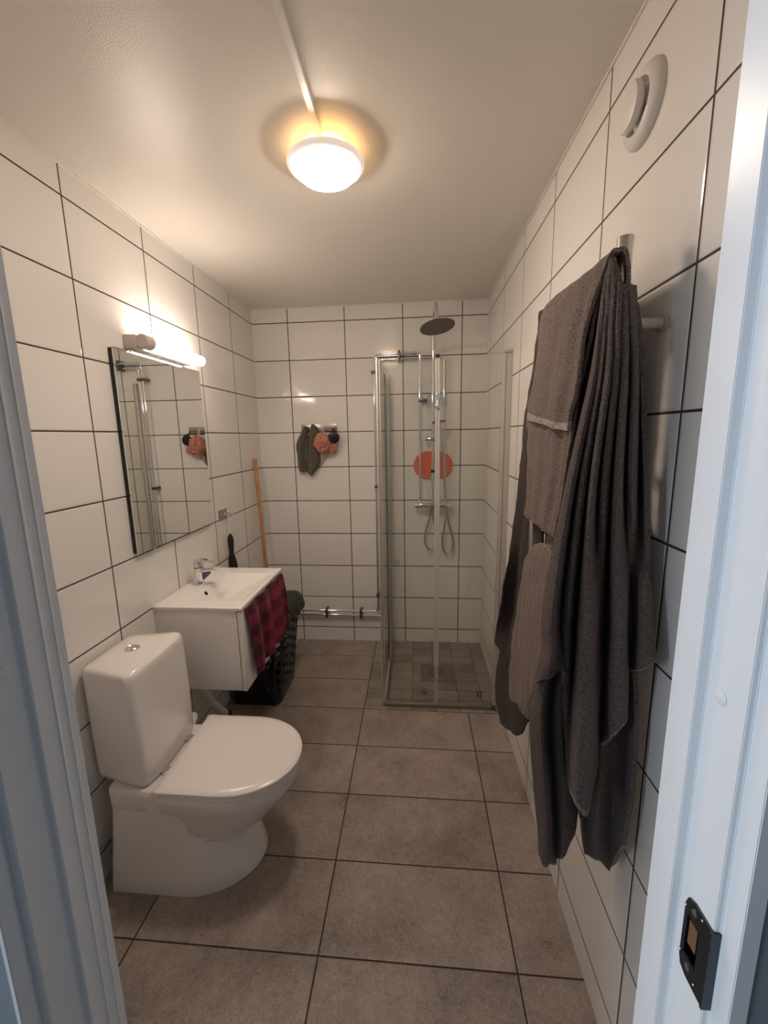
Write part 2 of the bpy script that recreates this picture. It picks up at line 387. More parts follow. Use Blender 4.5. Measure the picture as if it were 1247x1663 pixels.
# ============================================================ VENT VALVE (right wall)
VY, VZ = -1.895, 2.250
v = empty('ventilation_valve', (XR, VY, VZ), 'round white ventilation valve high on the right wall', 'vent')
bm = B(); lathe(bm, [(r_*0.83, h_*0.80) for r_, h_ in [(0.040,0.0),(0.088,0.0),(0.088,-0.006),(0.084,-0.014),(0.074,-0.022),(0.064,-0.026),(0.058,-0.024),(0.054,-0.014),(0.052,-0.004),(0.040,-0.003)]], (XR, VY, VZ), 64, 'x'); link('valve_flange', bm, M_plasw, v)
bm = B(); lathe(bm, [(r_*0.83, h_*0.80) for r_, h_ in [(0.010,-0.001),(0.012,-0.022),(0.047,-0.026),(0.052,-0.032),(0.053,-0.040),(0.049,-0.047),(0.036,-0.051),(0.002,-0.052)]], (XR, VY, VZ), 64, 'x'); link('valve_disc', bm, M_plasw, v)

# ============================================================ MIRROR + TUBE LAMP
mir = empty('wall_mirror', (XL, -1.12, 1.5), 'tall frameless wall mirror above the washbasin', 'mirror')
MY0, MY1, MZ0, MZ1 = -1.432, -0.820, 1.122, 1.925
link('backing', box(B(), XL+0.002, XL+0.018, MY0+0.002, MY1-0.004, MZ0+0.004, MZ1-0.004), M_medge, mir, False)
link('mirror_glass', box(B(), XL+0.0182, XL+0.0222, MY0, MY1, MZ0, MZ1, 0.0006), M_mirror, mir, False)
for yy, z0_, z1_ in ((-1.33, MZ1-0.006, MZ1+0.004), (-0.92, MZ1-0.006, MZ1+0.004), (-1.33, MZ0-0.004, MZ0+0.006), (-0.92, MZ0-0.004, MZ0+0.006)):
    link('mirror_clip', box(B(), XL+0.0222, XL+0.0245, yy-0.008, yy+0.008, z0_, z1_, 0.0006), M_steel, mir)
tl = empty('mirror_lamp', (XL, -1.17, 1.95), 'white tube light with a grey end cap above the mirror', 'lamp')
TY0, TY1, TX, TZ, TR = -1.342, -0.885, -0.180, 1.960, 0.0245
bm = B(); box(bm, XL, TX-0.022, TY0, TY0+0.060, 1.934, 1.986, 0.002); box(bm, XL, TX-0.03, TY0+0.055, TY1-0.03, 1.936, 1.980, 0.002); link('lamp_housing', bm, mat('lamp_housing', (0.62,0.56,0.52), 0.4), tl)
bm = B(); tube(bm, [(TX, TY0+0.001, TZ), (TX, TY0+0.004, TZ), (TX, TY0+0.052, TZ), (TX, TY0+0.057, TZ)], [TR*1.0, TR*1.13, TR*1.13, TR*1.04], 28); link('end_cap', bm, mat('cap_plastic', (0.60,0.53,0.50), 0.35), tl)
bm = B(); tube(bm, [(TX, TY0+0.058, TZ), (TX, TY1-0.02, TZ), (TX, TY1-0.008, TZ), (TX, TY1-0.002, TZ), (TX, TY1, TZ)], [TR, TR, TR*0.93, TR*0.7, TR*0.3], 28); link('lamp_tube', bm, emis('tube_glow', (1.0,0.83,0.70), TUBE), tl)

# ============================================================ WASHBASIN + CABINET
VYN, VYF, VXF, VT = -1.357, -0.826, 0.142, 0.868
van = empty('vanity_cabinet', (XL, -1.09, 0.478), 'white wall-hung vanity cabinet under the washbasin', 'cabinet')
bm = B(); ya, yb, pt_ = VYN+0.004, VYF-0.004, 0.016
box(bm, XL, 0.116, ya, ya+pt_, 0.478, 0.8525, 0.0010); box(bm, XL, 0.116, yb-pt_, yb, 0.478, 0.8525, 0.0010)
box(bm, XL, 0.116, ya+pt_, yb-pt_, 0.478, 0.494); box(bm, XL, XL+0.012, ya+pt_, yb-pt_, 0.494, 0.74); box(bm, 0.112, 0.116, ya+pt_, yb-pt_, 0.494, 0.83)
link('cabinet_body', bm, M_lam, van)
link('drawer', box(B(), 0.1195, 0.1385, VYN+0.004, VYF-0.004, 0.476, 0.8475, 0.0015), M_lam, van)
bas = empty('washbasin', (XL, -1.09, 0.853), 'white rectangular ceramic washbasin with tap on the vanity cabinet', 'sink')
bm = B(); nx, ny = 110, 140; grid = []
def basin_h(x, y):
    d = min((x+0.136)*1.45, (0.120-x)*0.40, (y+1.268)*1.9, (-0.912-y)*0.30, 0.078)
    if d <= 0: return 0.0
    return d
for i in range(nx+1):
    row = []
    for j in range(ny+1):
        x = XL + (VXF-XL)*i/nx; y = VYN + (VYF-VYN)*j/ny
        s = sum(basin_h(x+dx, y+dy) for dx in (-0.004, 0, 0.004) for dy in (-0.004, 0, 0.004))/9
        e = min(VXF-x, y-VYN, VYF-y); rd = 0.0 if e > 0.003 else (0.003-e)**2/0.003*0.9
        row.append(bm.verts.new((x, y, VT - s*0.95 - rd)))
    grid.append(row)
for i in range(nx):
    for j in range(ny): bm.faces.new((grid[i][j], grid[i+1][j], grid[i+1][j+1], grid[i][j+1]))
edge = [grid[i][0] for i in range(nx+1)] + [grid[nx][j] for j in range(1, ny+1)] + [grid[i][ny] for i in range(nx-1, -1, -1)] + [grid[0][j] for j in range(ny-1, 0, -1)]
low = [bm.verts.new((p.co.x, p.co.y, 0.8535)) for p in edge]
for k in range(len(edge)): bm.faces.new((edge[k], low[k], low[(k+1) % len(edge)], edge[(k+1) % len(edge)]))
link('basin', bm, M_porc, bas)
bm = B(); rot = Matrix.Rotation(math.radians(55), 3, 'Y')
lathe(bm, [(0.0105, 0.000), (0.0105, 0.0012), (0.008, 0.002), (0.0075, 0.0002)], (-0.1215, -1.155, 0.8490), 28, 'z', rot); link('overflow_ring', bm, M_black, bas)
bm = B(); lathe(bm, [(0.022,0),(0.022,0.002),(0.015,0.004),(0.002,0.0045)], (-0.050, -1.10, 0.8035), 28); link('drain_plug', bm, M_chrome, bas)
# tap
fa = empty('basin_tap', (-0.192, -1.088, VT), 'chrome single-lever mixer tap standing on the washbasin', 'tap')
FY = -1.088
def ell(cx, cy, z, rx, ry, n=28): return [(cx+rx*math.cos(2*PI*k/n), cy+ry*math.sin(2*PI*k/n), z) for k in range(n)]
bm = B(); loft(bm, [ell(-0.192,FY,VT,0.031,0.027), ell(-0.192,FY,VT+0.006,0.031,0.027), ell(-0.191,FY,VT+0.014,0.027,0.0245), ell(-0.189,FY,VT+0.05,0.024,0.0235), ell(-0.186,FY,VT+0.088,0.0235,0.0235)])
loft(bm, [[(x, FY+a*hw, z0+dz) for a, dz in ((-1,0),(-1,0.010),(-0.7,0.0145),(0.7,0.0145),(1,0.010),(1,0),(0.7,-0.004),(-0.7,-0.004))] for x, z0, hw in ((-0.190,0.932,0.020),(-0.165,0.936,0.020),(-0.12,0.942,0.0185),(-0.085,0.946,0.0175),(-0.076,0.947,0.0155))])
link('tap_body', bm, M_chrome, fa)
bm = B(); lathe(bm, [(0.0235,0),(0.0235,0.003)], (-0.186, FY, VT+0.0885), 28); link('tap_collar', bm, M_dark, fa)
bm = B(); loft(bm, [ell(-0.186,FY,VT+0.092,0.023,0.023), ell(-0.187,FY,VT+0.112,0.0235,0.0235), ell(-0.186,FY,VT+0.124,0.0225,0.0225), ell(-0.184,FY,VT+0.130,0.016,0.018)])
loft(bm, [[(x, FY+a*hw, z0+dz*th) for a, dz in ((-1,-0.5),(-0.8,0.5),(0.8,0.5),(1,-0.5))] for x, z0, hw, th in ((-0.195,0.994,0.020,0.012),(-0.165,0.994,0.017,0.012),(-0.135,0.990,0.012,0.008),(-0.112,0.985,0.008,0.005))])
link('tap_lever', bm, M_chrome, fa)
bm = B(); loft(bm, [[(-0.168, y, 0.889),(-0.148, y, 0.905),(-0.128, y, 0.924),(-0.124, y, 0.9385),(-0.166, y, 0.9345)] for y in (FY-0.006, FY+0.006)]); link('spout_reflection', bm, M_spout_refl, fa)['label'] = 'painted dark blue reflection under the spout, added as a solid web'  # added web, coloured to stand for the dark reflection below the spout
bm = B(); lathe(bm, [(0.010,0),(0.010,-0.006),(0.007,-0.007)], (-0.091, FY, 0.942), 20); link('aerator', bm, M_chrome, fa)
# waste pipe under the cabinet and its valve on the wall side
wp = empty('waste_pipe', (-0.15, -1.05, 0.0), 'white plastic waste pipe slanting down under the vanity cabinet', 'pipe')
bm = B(); tube(bm, spline([(-0.125,-1.255,0.478),(-0.125,-1.24,0.40),(-0.138,-1.15,0.26),(-0.150,-1.045,0.135),(-0.150,-1.025,0.10)], 8), 0.019, 16); link('pipe', bm, M_plasw, wp)
bm = B(); lathe(bm, [(0.026,0),(0.030,0.004),(0.030,0.020),(0.022,0.026)], (-0.150,-1.022,0.088), 24); link('rubber_sleeve', bm, M_black, wp)
bm = B(); lathe(bm, [(0.032,0.0),(0.032,0.03),(0.028,0.034),(0.028,0.088),(0.024,0.09)], (-0.150,-1.022,0.0), 24); link('floor_socket', bm, mat('beige_socket', (0.50,0.36,0.22), 0.5), wp)

# ============================================================ TOILET
TC = -1.648
toi = empty('toilet', (-0.02, TC, 0), 'white floor-standing toilet with closed lid and tall cistern', 'toilet')
def D(xb, xf, hw, z, cr_=0.03, xc=None, flat=2.0, cy=TC, tp=0.0):
    """D-shaped outline: straight back, rounded front"""
    if xc is None: xc = xf - hw*1.1
    pts = []
    for k in range(29):
        a = -PI/2 + PI*k/28; c, s = math.cos(a), math.sin(a)
        e = 2.0/flat
        pts.append((xc + (xf-xc)*abs(c)**e, cy + hw*math.copysign(abs(s)**e, s), z))
    for k in range(1, 5): pts.append((xc + (xb+cr_-xc)*k/5, cy+hw, z))
    for k in range(7):
        a = PI/2*k/6; pts.append((xb+cr_-cr_*math.sin(a), cy+hw-cr_+cr_*math.cos(a), z))
    for k in range(7):
        a = PI/2*k/6; pts.append((xb+cr_-cr_*math.cos(a), cy-hw+cr_-cr_*math.sin(a), z))
    for k in range(1, 5): pts.append((xb+cr_ + (xc-xb-cr_)*k/5, cy-hw, z))
    if tp: pts = [(x, cy+(y-cy)*(1-tp*min(1, max(0, (0.08-x)/0.14))), zz) for x, y, zz in pts]
    return pts
bm = B()
# skirted pedestal
loft(bm, [D(-0.205,0.296,0.172,0.0,0.02,0.06), D(-0.205,0.300,0.174,0.006,0.02,0.06), D(-0.203,0.288,0.168,0.05,0.02,0.06), D(-0.198,0.262,0.162,0.12,0.02,0.06), D(-0.192,0.240,0.158,0.18,0.02,0.06), D(-0.184,0.232,0.158,0.24,0.02,0.05), D(-0.176,0.236,0.162,0.30,0.02,0.05,tp=0.03), D(-0.172,0.26,0.168,0.35,0.02,0.06,tp=0.08)])
# bowl swelling out of the pedestal
loft(bm, [D(0.10,0.235,0.05,0.158,0.02,0.16), D(0.08,0.285,0.105,0.170,0.04,0.15), D(0.06,0.322,0.135,0.195,0.05,0.15), D(0.03,0.360,0.152,0.24,0.05,0.16), D(0.0,0.402,0.158,0.295,0.05,0.18), D(-0.10,0.432,0.172,0.338,0.03,0.19,tp=0.09), D(-0.172,0.447,0.184,0.380,0.03,0.20,tp=0.12), D(-0.172,0.448,0.184,0.402,0.03,0.20,tp=0.12), D(-0.168,0.442,0.179,0.4085,0.03,0.20,tp=0.12)])
# rear platform
loft(bm, [D(-0.168,0.05,0.160,0.318,0.02,-0.02,3.5,tp=0.06), D(-0.172,0.06,0.176,0.334,0.02,-0.02,3.5,tp=0.08), D(-0.174,0.06,0.180,0.402,0.02,-0.02,3.5,tp=0.11), D(-0.170,0.055,0.176,0.4095,0.02,-0.02,3.5,tp=0.11)])
link('bowl', bm, M_porc, toi)
bm = B(); loft(bm, [D(0.026,0.452,0.184,0.4105,0.02,0.225,2.05), D(0.022,0.456,0.187,0.413,0.02,0.225,2.05), D(0.022,0.456,0.187,0.421,0.02,0.225,2.05), D(0.026,0.452,0.184,0.424,0.02,0.225,2.05)])
link('seat', bm, M_seat, toi)
bm = B(); loft(bm, [D(0.018,0.454,0.186,0.4265,0.012,0.225,2.05), D(0.014,0.459,0.190,0.429,0.012,0.225,2.05), D(0.014,0.459,0.190,0.436,0.012,0.225,2.05), D(0.019,0.455,0.186,0.4395,0.012,0.225,2.05), D(0.05,0.43,0.165,0.4415,0.012,0.225,2.05)])
link('lid', bm, M_seat, toi)
for s in (-1, 1):
    bm = B(); lathe(bm, [(0.017,0),(0.017,0.010),(0.012,0.014)], (-0.005, TC+s*0.078, 0.409), 24); link('hinge_bolt', bm, M_chrome, toi)
    bm = B(); tube(bm, [(0.018, TC+s*0.172, 0.424), (0.018, TC+s*0.186, 0.424)], 0.013, 18); link('hinge_end', bm, M_seat, toi)
# cistern
def tank_ring(x0, x1, hw, z, r, bulge=0.012, n=8):
    pts = []; cor = [(x1-r, TC+hw-r, 0), (x0+r, TC+hw-r, PI/2), (x0+r, TC-hw+r, PI), (x1-r, TC-hw+r, 1.5*PI)]
    for cx_, cy_, a0 in cor:
        for k in range(n+1):
            a = a0 + PI/2*k/n; x = cx_+r*math.cos(a); y = cy_+r*math.sin(a)
            x += bulge*max(0, 1-((y-TC)/hw)**2) if x > (x0+x1)/2 else 0
            f_ = max(0.0, (x1-0.02-x)/(x1-x0)); y = TC + (y-TC)*(1-0.27*min(1, f_))
            pts.append((x, y, z))
    # subdivide the front edge so it bows
    out = []
    for i, p in enumerate(pts):
        out.append(p); q = pts[(i+1) % len(pts)]
        if abs(q[1]-p[1]) > 0.1:
            for k in range(1, 8):
                t_ = k/8; y = p[1]+(q[1]-p[1])*t_; x = p[0]+(q[0]-p[0])*t_
                if x > (x0+x1)/2: x = max(p[0], q[0]) + bulge*(1-((y-TC)/hw)**2)
                out.append((x, y, z))
    return out
bm = B(); X0 = XL+0.012
loft(bm, [tank_ring(X0+0.016,-0.040,0.146,0.411,0.022), tank_ring(X0+0.006,-0.031,0.153,0.418,0.024), tank_ring(X0+0.002,-0.028,0.155,0.436,0.024), tank_ring(X0,-0.030,0.157,0.60,0.024), tank_ring(X0,-0.038,0.159,0.80,0.024), tank_ring(X0+0.002,-0.040,0.158,0.817,0.024), tank_ring(X0+0.006,-0.044,0.153,0.8255,0.024), tank_ring(X0+0.014,-0.052,0.146,0.8295,0.024), tank_ring(X0+0.05,-0.09,0.11,0.8315,0.022)])
link('cistern', bm, M_porc, toi)
bm = B(); lathe(bm, [(0.024,0),(0.024,0.003),(0.021,0.0062),(0.0195,0.0055),(0.0185,0.0045),(0.012,0.0075),(0.002,0.0085)], (-0.147, TC+0.012, 0.8310), 36); link('flush_button', bm, M_chrome, toi)
bm = B(); lathe(bm, [(0.006,0),(0.006,-0.002),(0.004,-0.003)], (-0.02, TC-0.1725, 0.032), 16, 'y'); link('floor_screw_cap', bm, M_plasw, toi)
# water pipe elbow behind the toilet
bm = B(); tube(bm, fillet([(-0.215,-1.40,0.30),(-0.09,-1.40,0.385),(-0.075,-1.455,0.385),(-0.06,-1.49,0.385)], 0.03), 0.019, 16)
tag(link('toilet_connector', bm, M_plasw), 'short white pipe bend behind the toilet lid', 'pipe')
# supply pipe low along the left wall
bm = B(); tube(bm, [(XL+0.028,-2.40,0.163),(XL+0.028,-1.86,0.163),(XL+0.028,-1.50,0.163)], 0.008, 12); tube(bm, [(XL+0.028,-2.40,0.118),(XL+0.028,-1.50,0.118)], 0.008, 12)
for yy in (-2.2, -1.9): box(bm, XL, XL+0.040, yy-0.008, yy+0.008, 0.106, 0.175, 0.002)
tag(link('floor_level_pipes', bm, M_chrome), 'pair of thin pipes running low along the left wall beside the toilet', 'pipes')

# ============================================================ WALL PIPES IN THE BACK (two chrome supply pipes)
R_ = 0.0078
pa = empty('supply_pipe', (0.60,-0.035,0.25), 'chrome water pipe of the outer loop, turning at the upper left of the shower', 'pipe')
bm = B(); tube(bm, fillet([(0.915,-0.054,1.10),(0.915,-0.054,2.122),(0.603,-0.054,2.122),(0.599,-0.054,0.269),(-0.20,-0.054,0.269)], 0.04, 8), R_, 12); link('pipe', bm, M_chrome, pa)
pb = empty('supply_pipe', (0.64,-0.035,0.23), 'chrome water pipe of the inner loop, running just under the outer pipe', 'pipe')
bm = B(); tube(bm, fillet([(1.090,-0.035,1.10),(1.078,-0.035,2.092),(0.640,-0.035,2.092),(0.636,-0.035,0.226),(-0.20,-0.035,0.226)], 0.03, 8), R_, 12); link('pipe', bm, M_chrome, pb)
def knuckle(p, q, par, r=0.0125):
    bm = B(); tube(bm, [p, q], r, 14); link('pipe_fitting', bm, M_chrome, par)
knuckle((0.915,-0.054,2.080),(0.915,-0.054,2.107), pa); knuckle((0.862,-0.054,2.122),(0.892,-0.054,2.122), pa); knuckle((0.599,-0.054,0.285),(0.599,-0.054,0.312), pa); knuckle((0.560,-0.054,0.269),(0.585,-0.054,0.269), pa)
knuckle((1.079,-0.035,2.045),(1.079,-0.035,2.072), pb); knuckle((1.03,-0.035,2.092),(1.058,-0.035,2.092), pb); knuckle((0.600,-0.035,0.226),(0.625,-0.035,0.226), pb)
def clamp(x, z, w_, h_, par, m=M_steel):
    link('pipe_clamp', box(B(), x-w_/2, x+w_/2, -0.064, -0.0005, z-h_/2, z+h_/2, 0.0025), m, par)
M_clamp = mat('dark_steel', (0.17,0.155,0.15), 0.3, 0.9)
clamp(0.775, 2.109, 0.016, 0.072, pa, M_clamp); clamp(0.612, 2.008, 0.062, 0.020, pa, M_clamp); clamp(0.608, 1.219, 0.036, 0.022, pa, M_clamp); clamp(0.612, 0.395, 0.050, 0.026, pa, M_clamp); clamp(0.466, 0.244, 0.020, 0.072, pa, M_clamp); clamp(0.935, 1.814, 0.060, 0.022, pa, M_clamp); clamp(0.20, 0.244, 0.020, 0.072, pa, M_clamp)

# ============================================================ SHOWER SET
sh = empty('shower_set', (1.005,-0.05,1.08), 'chrome shower column with mixer, round rain head and hand shower', 'shower')
bm = B(); tube(bm, [(0.880,-0.068,1.085),(0.884,-0.068,1.085),(0.935,-0.068,1.085),(0.938,-0.068,1.085),(1.078,-0.068,1.085),(1.081,-0.068,1.085),(1.128,-0.068,1.085),(1.132,-0.068,1.085)], [0.019,0.0215,0.0215,0.0185,0.0185,0.0215,0.0215,0.019], 24)
for x, y in ((0.915,-0.054),(1.088,-0.035)): tube(bm, [(x,y,1.085),(x,y,1.122)], 0.0125, 14); tube(bm, [(x,-0.068,1.085),(x,y,1.092)], 0.012, 14)
link('mixer_valve', bm, M_chrome, sh)
bm = B(); tube(bm, [(1.10,-0.090,1.100),(1.075,-0.096,1.135),(1.050,-0.100,1.160)], [0.005,0.004,0.003], 10); link('mixer_lever', bm, M_chrome, sh)
bm = B()
RX, RY = 1.003, -0.066
tube(bm, [(RX,RY,1.10),(RX,RY,1.20)], 0.0085, 14); tube(bm, [(RX,RY,1.195),(RX,RY,1.31)], 0.0125, 16)
arch = [(RX,RY,1.31),(RX,RY,2.20)] + [Vector((RX + 0.010*k/14, RY-0.145+0.145*math.cos(PI*k/14), 2.262+0.118*math.sin(PI*k/14))) for k in range(15)] + [(1.014,RY-0.29,2.235)]
tube(bm, arch, 0.0095, 16); tube(bm, [(RX,RY,2.17),(RX,RY,2.265)], 0.0125, 16); tube(bm, [(RX,RY,1.955),(RX,RY,2.00)], 0.0130, 16)
link('riser_rail', bm, M_chrome, sh)
bm = B(); tube(bm, [(RX,RY,1.318),(RX,RY,1.338)], 0.0130, 16); tube(bm, [(RX,RY-0.012,1.328),(RX,RY-0.022,1.328)], 0.006, 12); link('rail_switch', bm, M_dark, sh)
bm = B(); box(bm, RX-0.010, RX+0.010, RY, -0.001, 1.968, 1.988, 0.003); link('rail_bracket', bm, M_chrome, sh)
hc = Vector((1.014, RY-0.30, 2.212)); rot = Matrix.Rotation(math.radians(-8), 3, 'Y') @ Matrix.Rotation(math.radians(-11), 3, 'X')
bm = B(); lathe(bm, [(0.104,-0.006),(0.106,-0.004),(0.106,0.001),(0.100,0.005),(0.05,0.010),(0.022,0.016),(0.015,0.026),(0.004,0.028)], hc, 56, 'z', rot); hd = link('rain_head', bm, M_chrome, sh)
bm = B(); lathe(bm, [(0.1025,-0.0062),(0.1025,-0.0078),(0.002,-0.0080)], hc, 56, 'z', rot)
for rr_, n_ in ((0.02,6),(0.038,12),(0.056,18),(0.074,24),(0.089,30)):
    for k in range(n_):
        a = 2*PI*k/n_; p = hc + rot @ Vector((rr_*math.cos(a), rr_*math.sin(a), -0.0078)); q = hc + rot @ Vector((rr_*math.cos(a), rr_*math.sin(a), -0.0105)); tube(bm, [p, q], [0.0022, 0.0012], 6)
link('nozzle_plate', bm, mat('nozzle_grey', (0.16,0.13,0.11), 0.5), hd)
# slider + hand shower
bm = B(); tube(bm, [(0.948,RY-0.004,1.552),(0.952,RY-0.004,1.552),(1.055,RY-0.006,1.550),(1.060,RY-0.006,1.550)], [0.0125,0.0145,0.0145,0.012], 20); tube(bm, [(0.965,RY-0.004,1.54),(0.965,RY-0.004,1.527)], 0.004, 10); link('slider', bm, M_chrome, sh)
rot2 = Matrix.Rotation(math.radians(-7), 3, 'Y') @ Matrix.Rotation(math.radians(-8), 3, 'X')
c2 = Vector((1.040,-0.150,1.668))
bm = B(); lathe(bm, [(0.046,-0.004),(0.048,0.0),(0.047,0.008),(0.036,0.016),(0.010,0.020)], c2, 36, 'z', rot2)
tube(bm, spline([(1.046,-0.135,1.678),(1.050,-0.108,1.655),(1.054,-0.092,1.61),(1.058,-0.082,1.55),(1.064,-0.074,1.49),(1.068,-0.070,1.455)], 6), [0.012]*6+[0.0125]*12+[0.0115]*12+[0.009], 16)
hs = link('hand_shower', bm, M_chrome, sh)
bm = B(); lathe(bm, [(0.0455,-0.0042),(0.0455,-0.0056),(0.002,-0.006)], c2, 36, 'z', rot2); link('spray_face', bm, mat('spray_face', (0.10,0.08,0.07), 0.5), hs)
bm = B()
hose = [(1.068,-0.070,1.455),(1.078,-0.066,1.33),(1.090,-0.060,1.18),(1.104,-0.050,1.03),(1.128,-0.046,0.92),(1.152,-0.046,0.83),(1.150,-0.046,0.765),(1.125,-0.046,0.728),(1.098,-0.048,0.730),(1.078,-0.052,0.775),(1.076,-0.058,0.85),(1.090,-0.064,0.94),(1.105,-0.068,1.068)]
tube(bm, spline(hose, 10), 0.0072, 12)
link('shower_hose', bm, M_steel, sh)
bm = B()
tube(bm, spline([(0.992,-0.068,1.068),(0.982,-0.060,0.99),(0.956,-0.052,0.89),(0.948,-0.048,0.82),(0.966,-0.048,0.768),(1.000,-0.048,0.752),(1.030,-0.048,0.775),(1.036,-0.050,0.84),(1.024,-0.056,0.92),(1.008,-0.062,1.00),(1.002,-0.068,1.068)], 10), 0.0068, 12)
link('shower_hose', bm, M_steel, sh)
# coral round back scrubber behind the pipes
bm = B()
def disc_pts(cx, cz, r, y): return [(cx+r*math.cos(2*PI*k/48), y, cz+r*math.sin(2*PI*k/48)) for k in range(48)]
out = []
for k in range(121):   # two overlapping lobes seen as one outline with a notch below
    a = 2*PI*k/120; dx, dz = math.cos(a), math.sin(a); best = 0
    for cx_ in (-0.040, 0.040):
        bq = dx*cx_; cq = cx_*cx_-0.098**2; best = max(best, bq+math.sqrt(max(0, bq*bq-cq)))
    if k < 120: out.append((dx*best, dz*best))
rings = []
for s_, y in ((0.97,-0.002),(1.0,-0.005),(1.0,-0.012),(0.96,-0.016),(0.93,-0.0155),(0.90,-0.0125),(0.5,-0.0125)):
    rings.append([(1.008+u*s_, y, 1.366+v_*s_) for u, v_ in out])
loft(bm, rings)
tag(link('bath_pad', bm, M_coral), 'coral two-lobed round pad on the tiles behind the shower pipes', 'pad')
# floor drain
dr = empty('floor_drain', (1.02,-0.41,0), 'square steel floor drain grate in the shower', 'drain')
link('drain_frame', box(B(), 0.913, 1.130, -0.515, -0.318, 0.0, 0.003, 0.001), mat('drain_steel', (0.17,0.15,0.14), 0.5, 0.3), dr)
bm = B(); lathe(bm, [(0.086,0.003),(0.086,0.0038),(0.082,0.0042),(0.002,0.0042)], (1.02,-0.415,0), 48); gr = link('drain_grate', bm, mat('grate_steel', (0.24,0.22,0.205), 0.4, 0.6), dr)
bm = B()
for ring_, n_ in ((0.02,6),(0.035,12),(0.05,18),(0.065,24)):
    for k in range(n_): a = 2*PI*k/n_; lathe(bm, [(0.0042,0),(0.0042,0.0006)], (1.02+ring_*math.cos(a), -0.415+ring_*math.sin(a), 0.0043), 8)
link('grate_holes', bm, M_black, gr)

# ============================================================ SHOWER ENCLOSURE
GX, GY, GH = 0.692, -0.762, 1.975
en = empty('shower_enclosure', (GX, GY, 0), 'glass corner shower enclosure with folding doors and aluminium posts', 'shower cabin')
link('glass_panel', box(B(), GX-0.003, GX+0.003, -0.745, -0.30, 0.020, 1.955), M_glass, en, False)
link('glass_panel', box(B(), GX-0.001, GX+0.005, -0.305, -0.028, 0.020, 1.955), M_glass, en, False)
for x0_, x1_ in ((0.706, 0.984), (1.010, 1.318)):
    link('glass_door', box(B(), x0_, x1_, GY-0.003, GY+0.003, 0.028, 1.958), M_glass, en, False)
bm = B(); box(bm, GX-0.012, GX-0.001, GY-0.012, GY+0.012, 0.0, GH, 0.002); box(bm, GX+0.004, GX+0.010, GY-0.008, GY+0.010, 0.0, GH-0.01, 0.002); link('corner_post', bm, M_alu, en)
bm = B(); box(bm, GX-0.012, GX+0.012, -0.028, -0.0005, 0.0, GH+0.012, 0.002); link('wall_profile', bm, M_alu, en)
bm = B(); box(bm, GX-0.006, GX+0.006, -0.312, -0.296, 0.02, 1.958, 0.002); link('glass_seal', bm, M_gedge, en)
bm = B(); box(bm, 1.318, 1.336, GY-0.012, GY+0.012, 0.03, GH, 0.002); box(bm, 1.338, XR-0.0005, GY-0.008, GY+0.008, 0.0, GH+0.012, 0.002); box(bm, 1.316, XR-0.0005, GY-0.014, GY+0.014, GH, GH+0.016, 0.002); link('wall_profile', bm, M_alu, en)
bm = B(); box(bm, 1.314, 1.338, GY-0.015, GY+0.015, 0.0, 0.026, 0.004); link('post_foot', bm, M_clamp, en)
bm = B(); box(bm, 0.984, 0.9965, GY-0.006, GY+0.006, 0.022, 1.962, 0.002); box(bm, 0.9975, 1.010, GY-0.006, GY+0.006, 0.022, 1.962, 0.002); link('door_seal', bm, M_seal, en)
link('seal_cap', box(B(), 0.987, 1.006, GY-0.009, GY+0.009, 1.962, 1.980, 0.002), M_dark, en)
bm = B(); box(bm, GX-0.014, 1.316, GY-0.010, GY+0.010, 0.0005, 0.024, 0.003); link('threshold_rail', bm, mat('dull_aluminium', (0.36,0.33,0.29), 0.35, 0.9), en)
bm = B(); box(bm, GX-0.010, GX+0.010, GY+0.012, -0.028, 0.0005, 0.022, 0.003); link('threshold_rail', bm, M_alu, en)
for zz in (1.753, 0.236):
    h = link('door_hinge', box(B(), 0.944, 0.9835, GY-0.012, GY-0.0035, zz-0.034, zz+0.034, 0.002), M_clear, en)
    link('hinge_plate', box(B(), 1.0105, 1.047, GY-0.012, GY-0.0035, zz-0.034, zz+0.034, 0.002), M_clear, h)
    bm = B(); tube(bm, [(0.997,GY-0.014,zz-0.038),(0.997,GY-0.014,zz-0.030),(0.997,GY-0.014,zz-0.012),(0.997,GY-0.014,zz+0.012),(0.997,GY-0.014,zz+0.030),(0.997,GY-0.014,zz+0.038)], [0.010,0.012,0.006,0.006,0.012,0.010], 16); link('hinge_pin', bm, M_chrome, h)
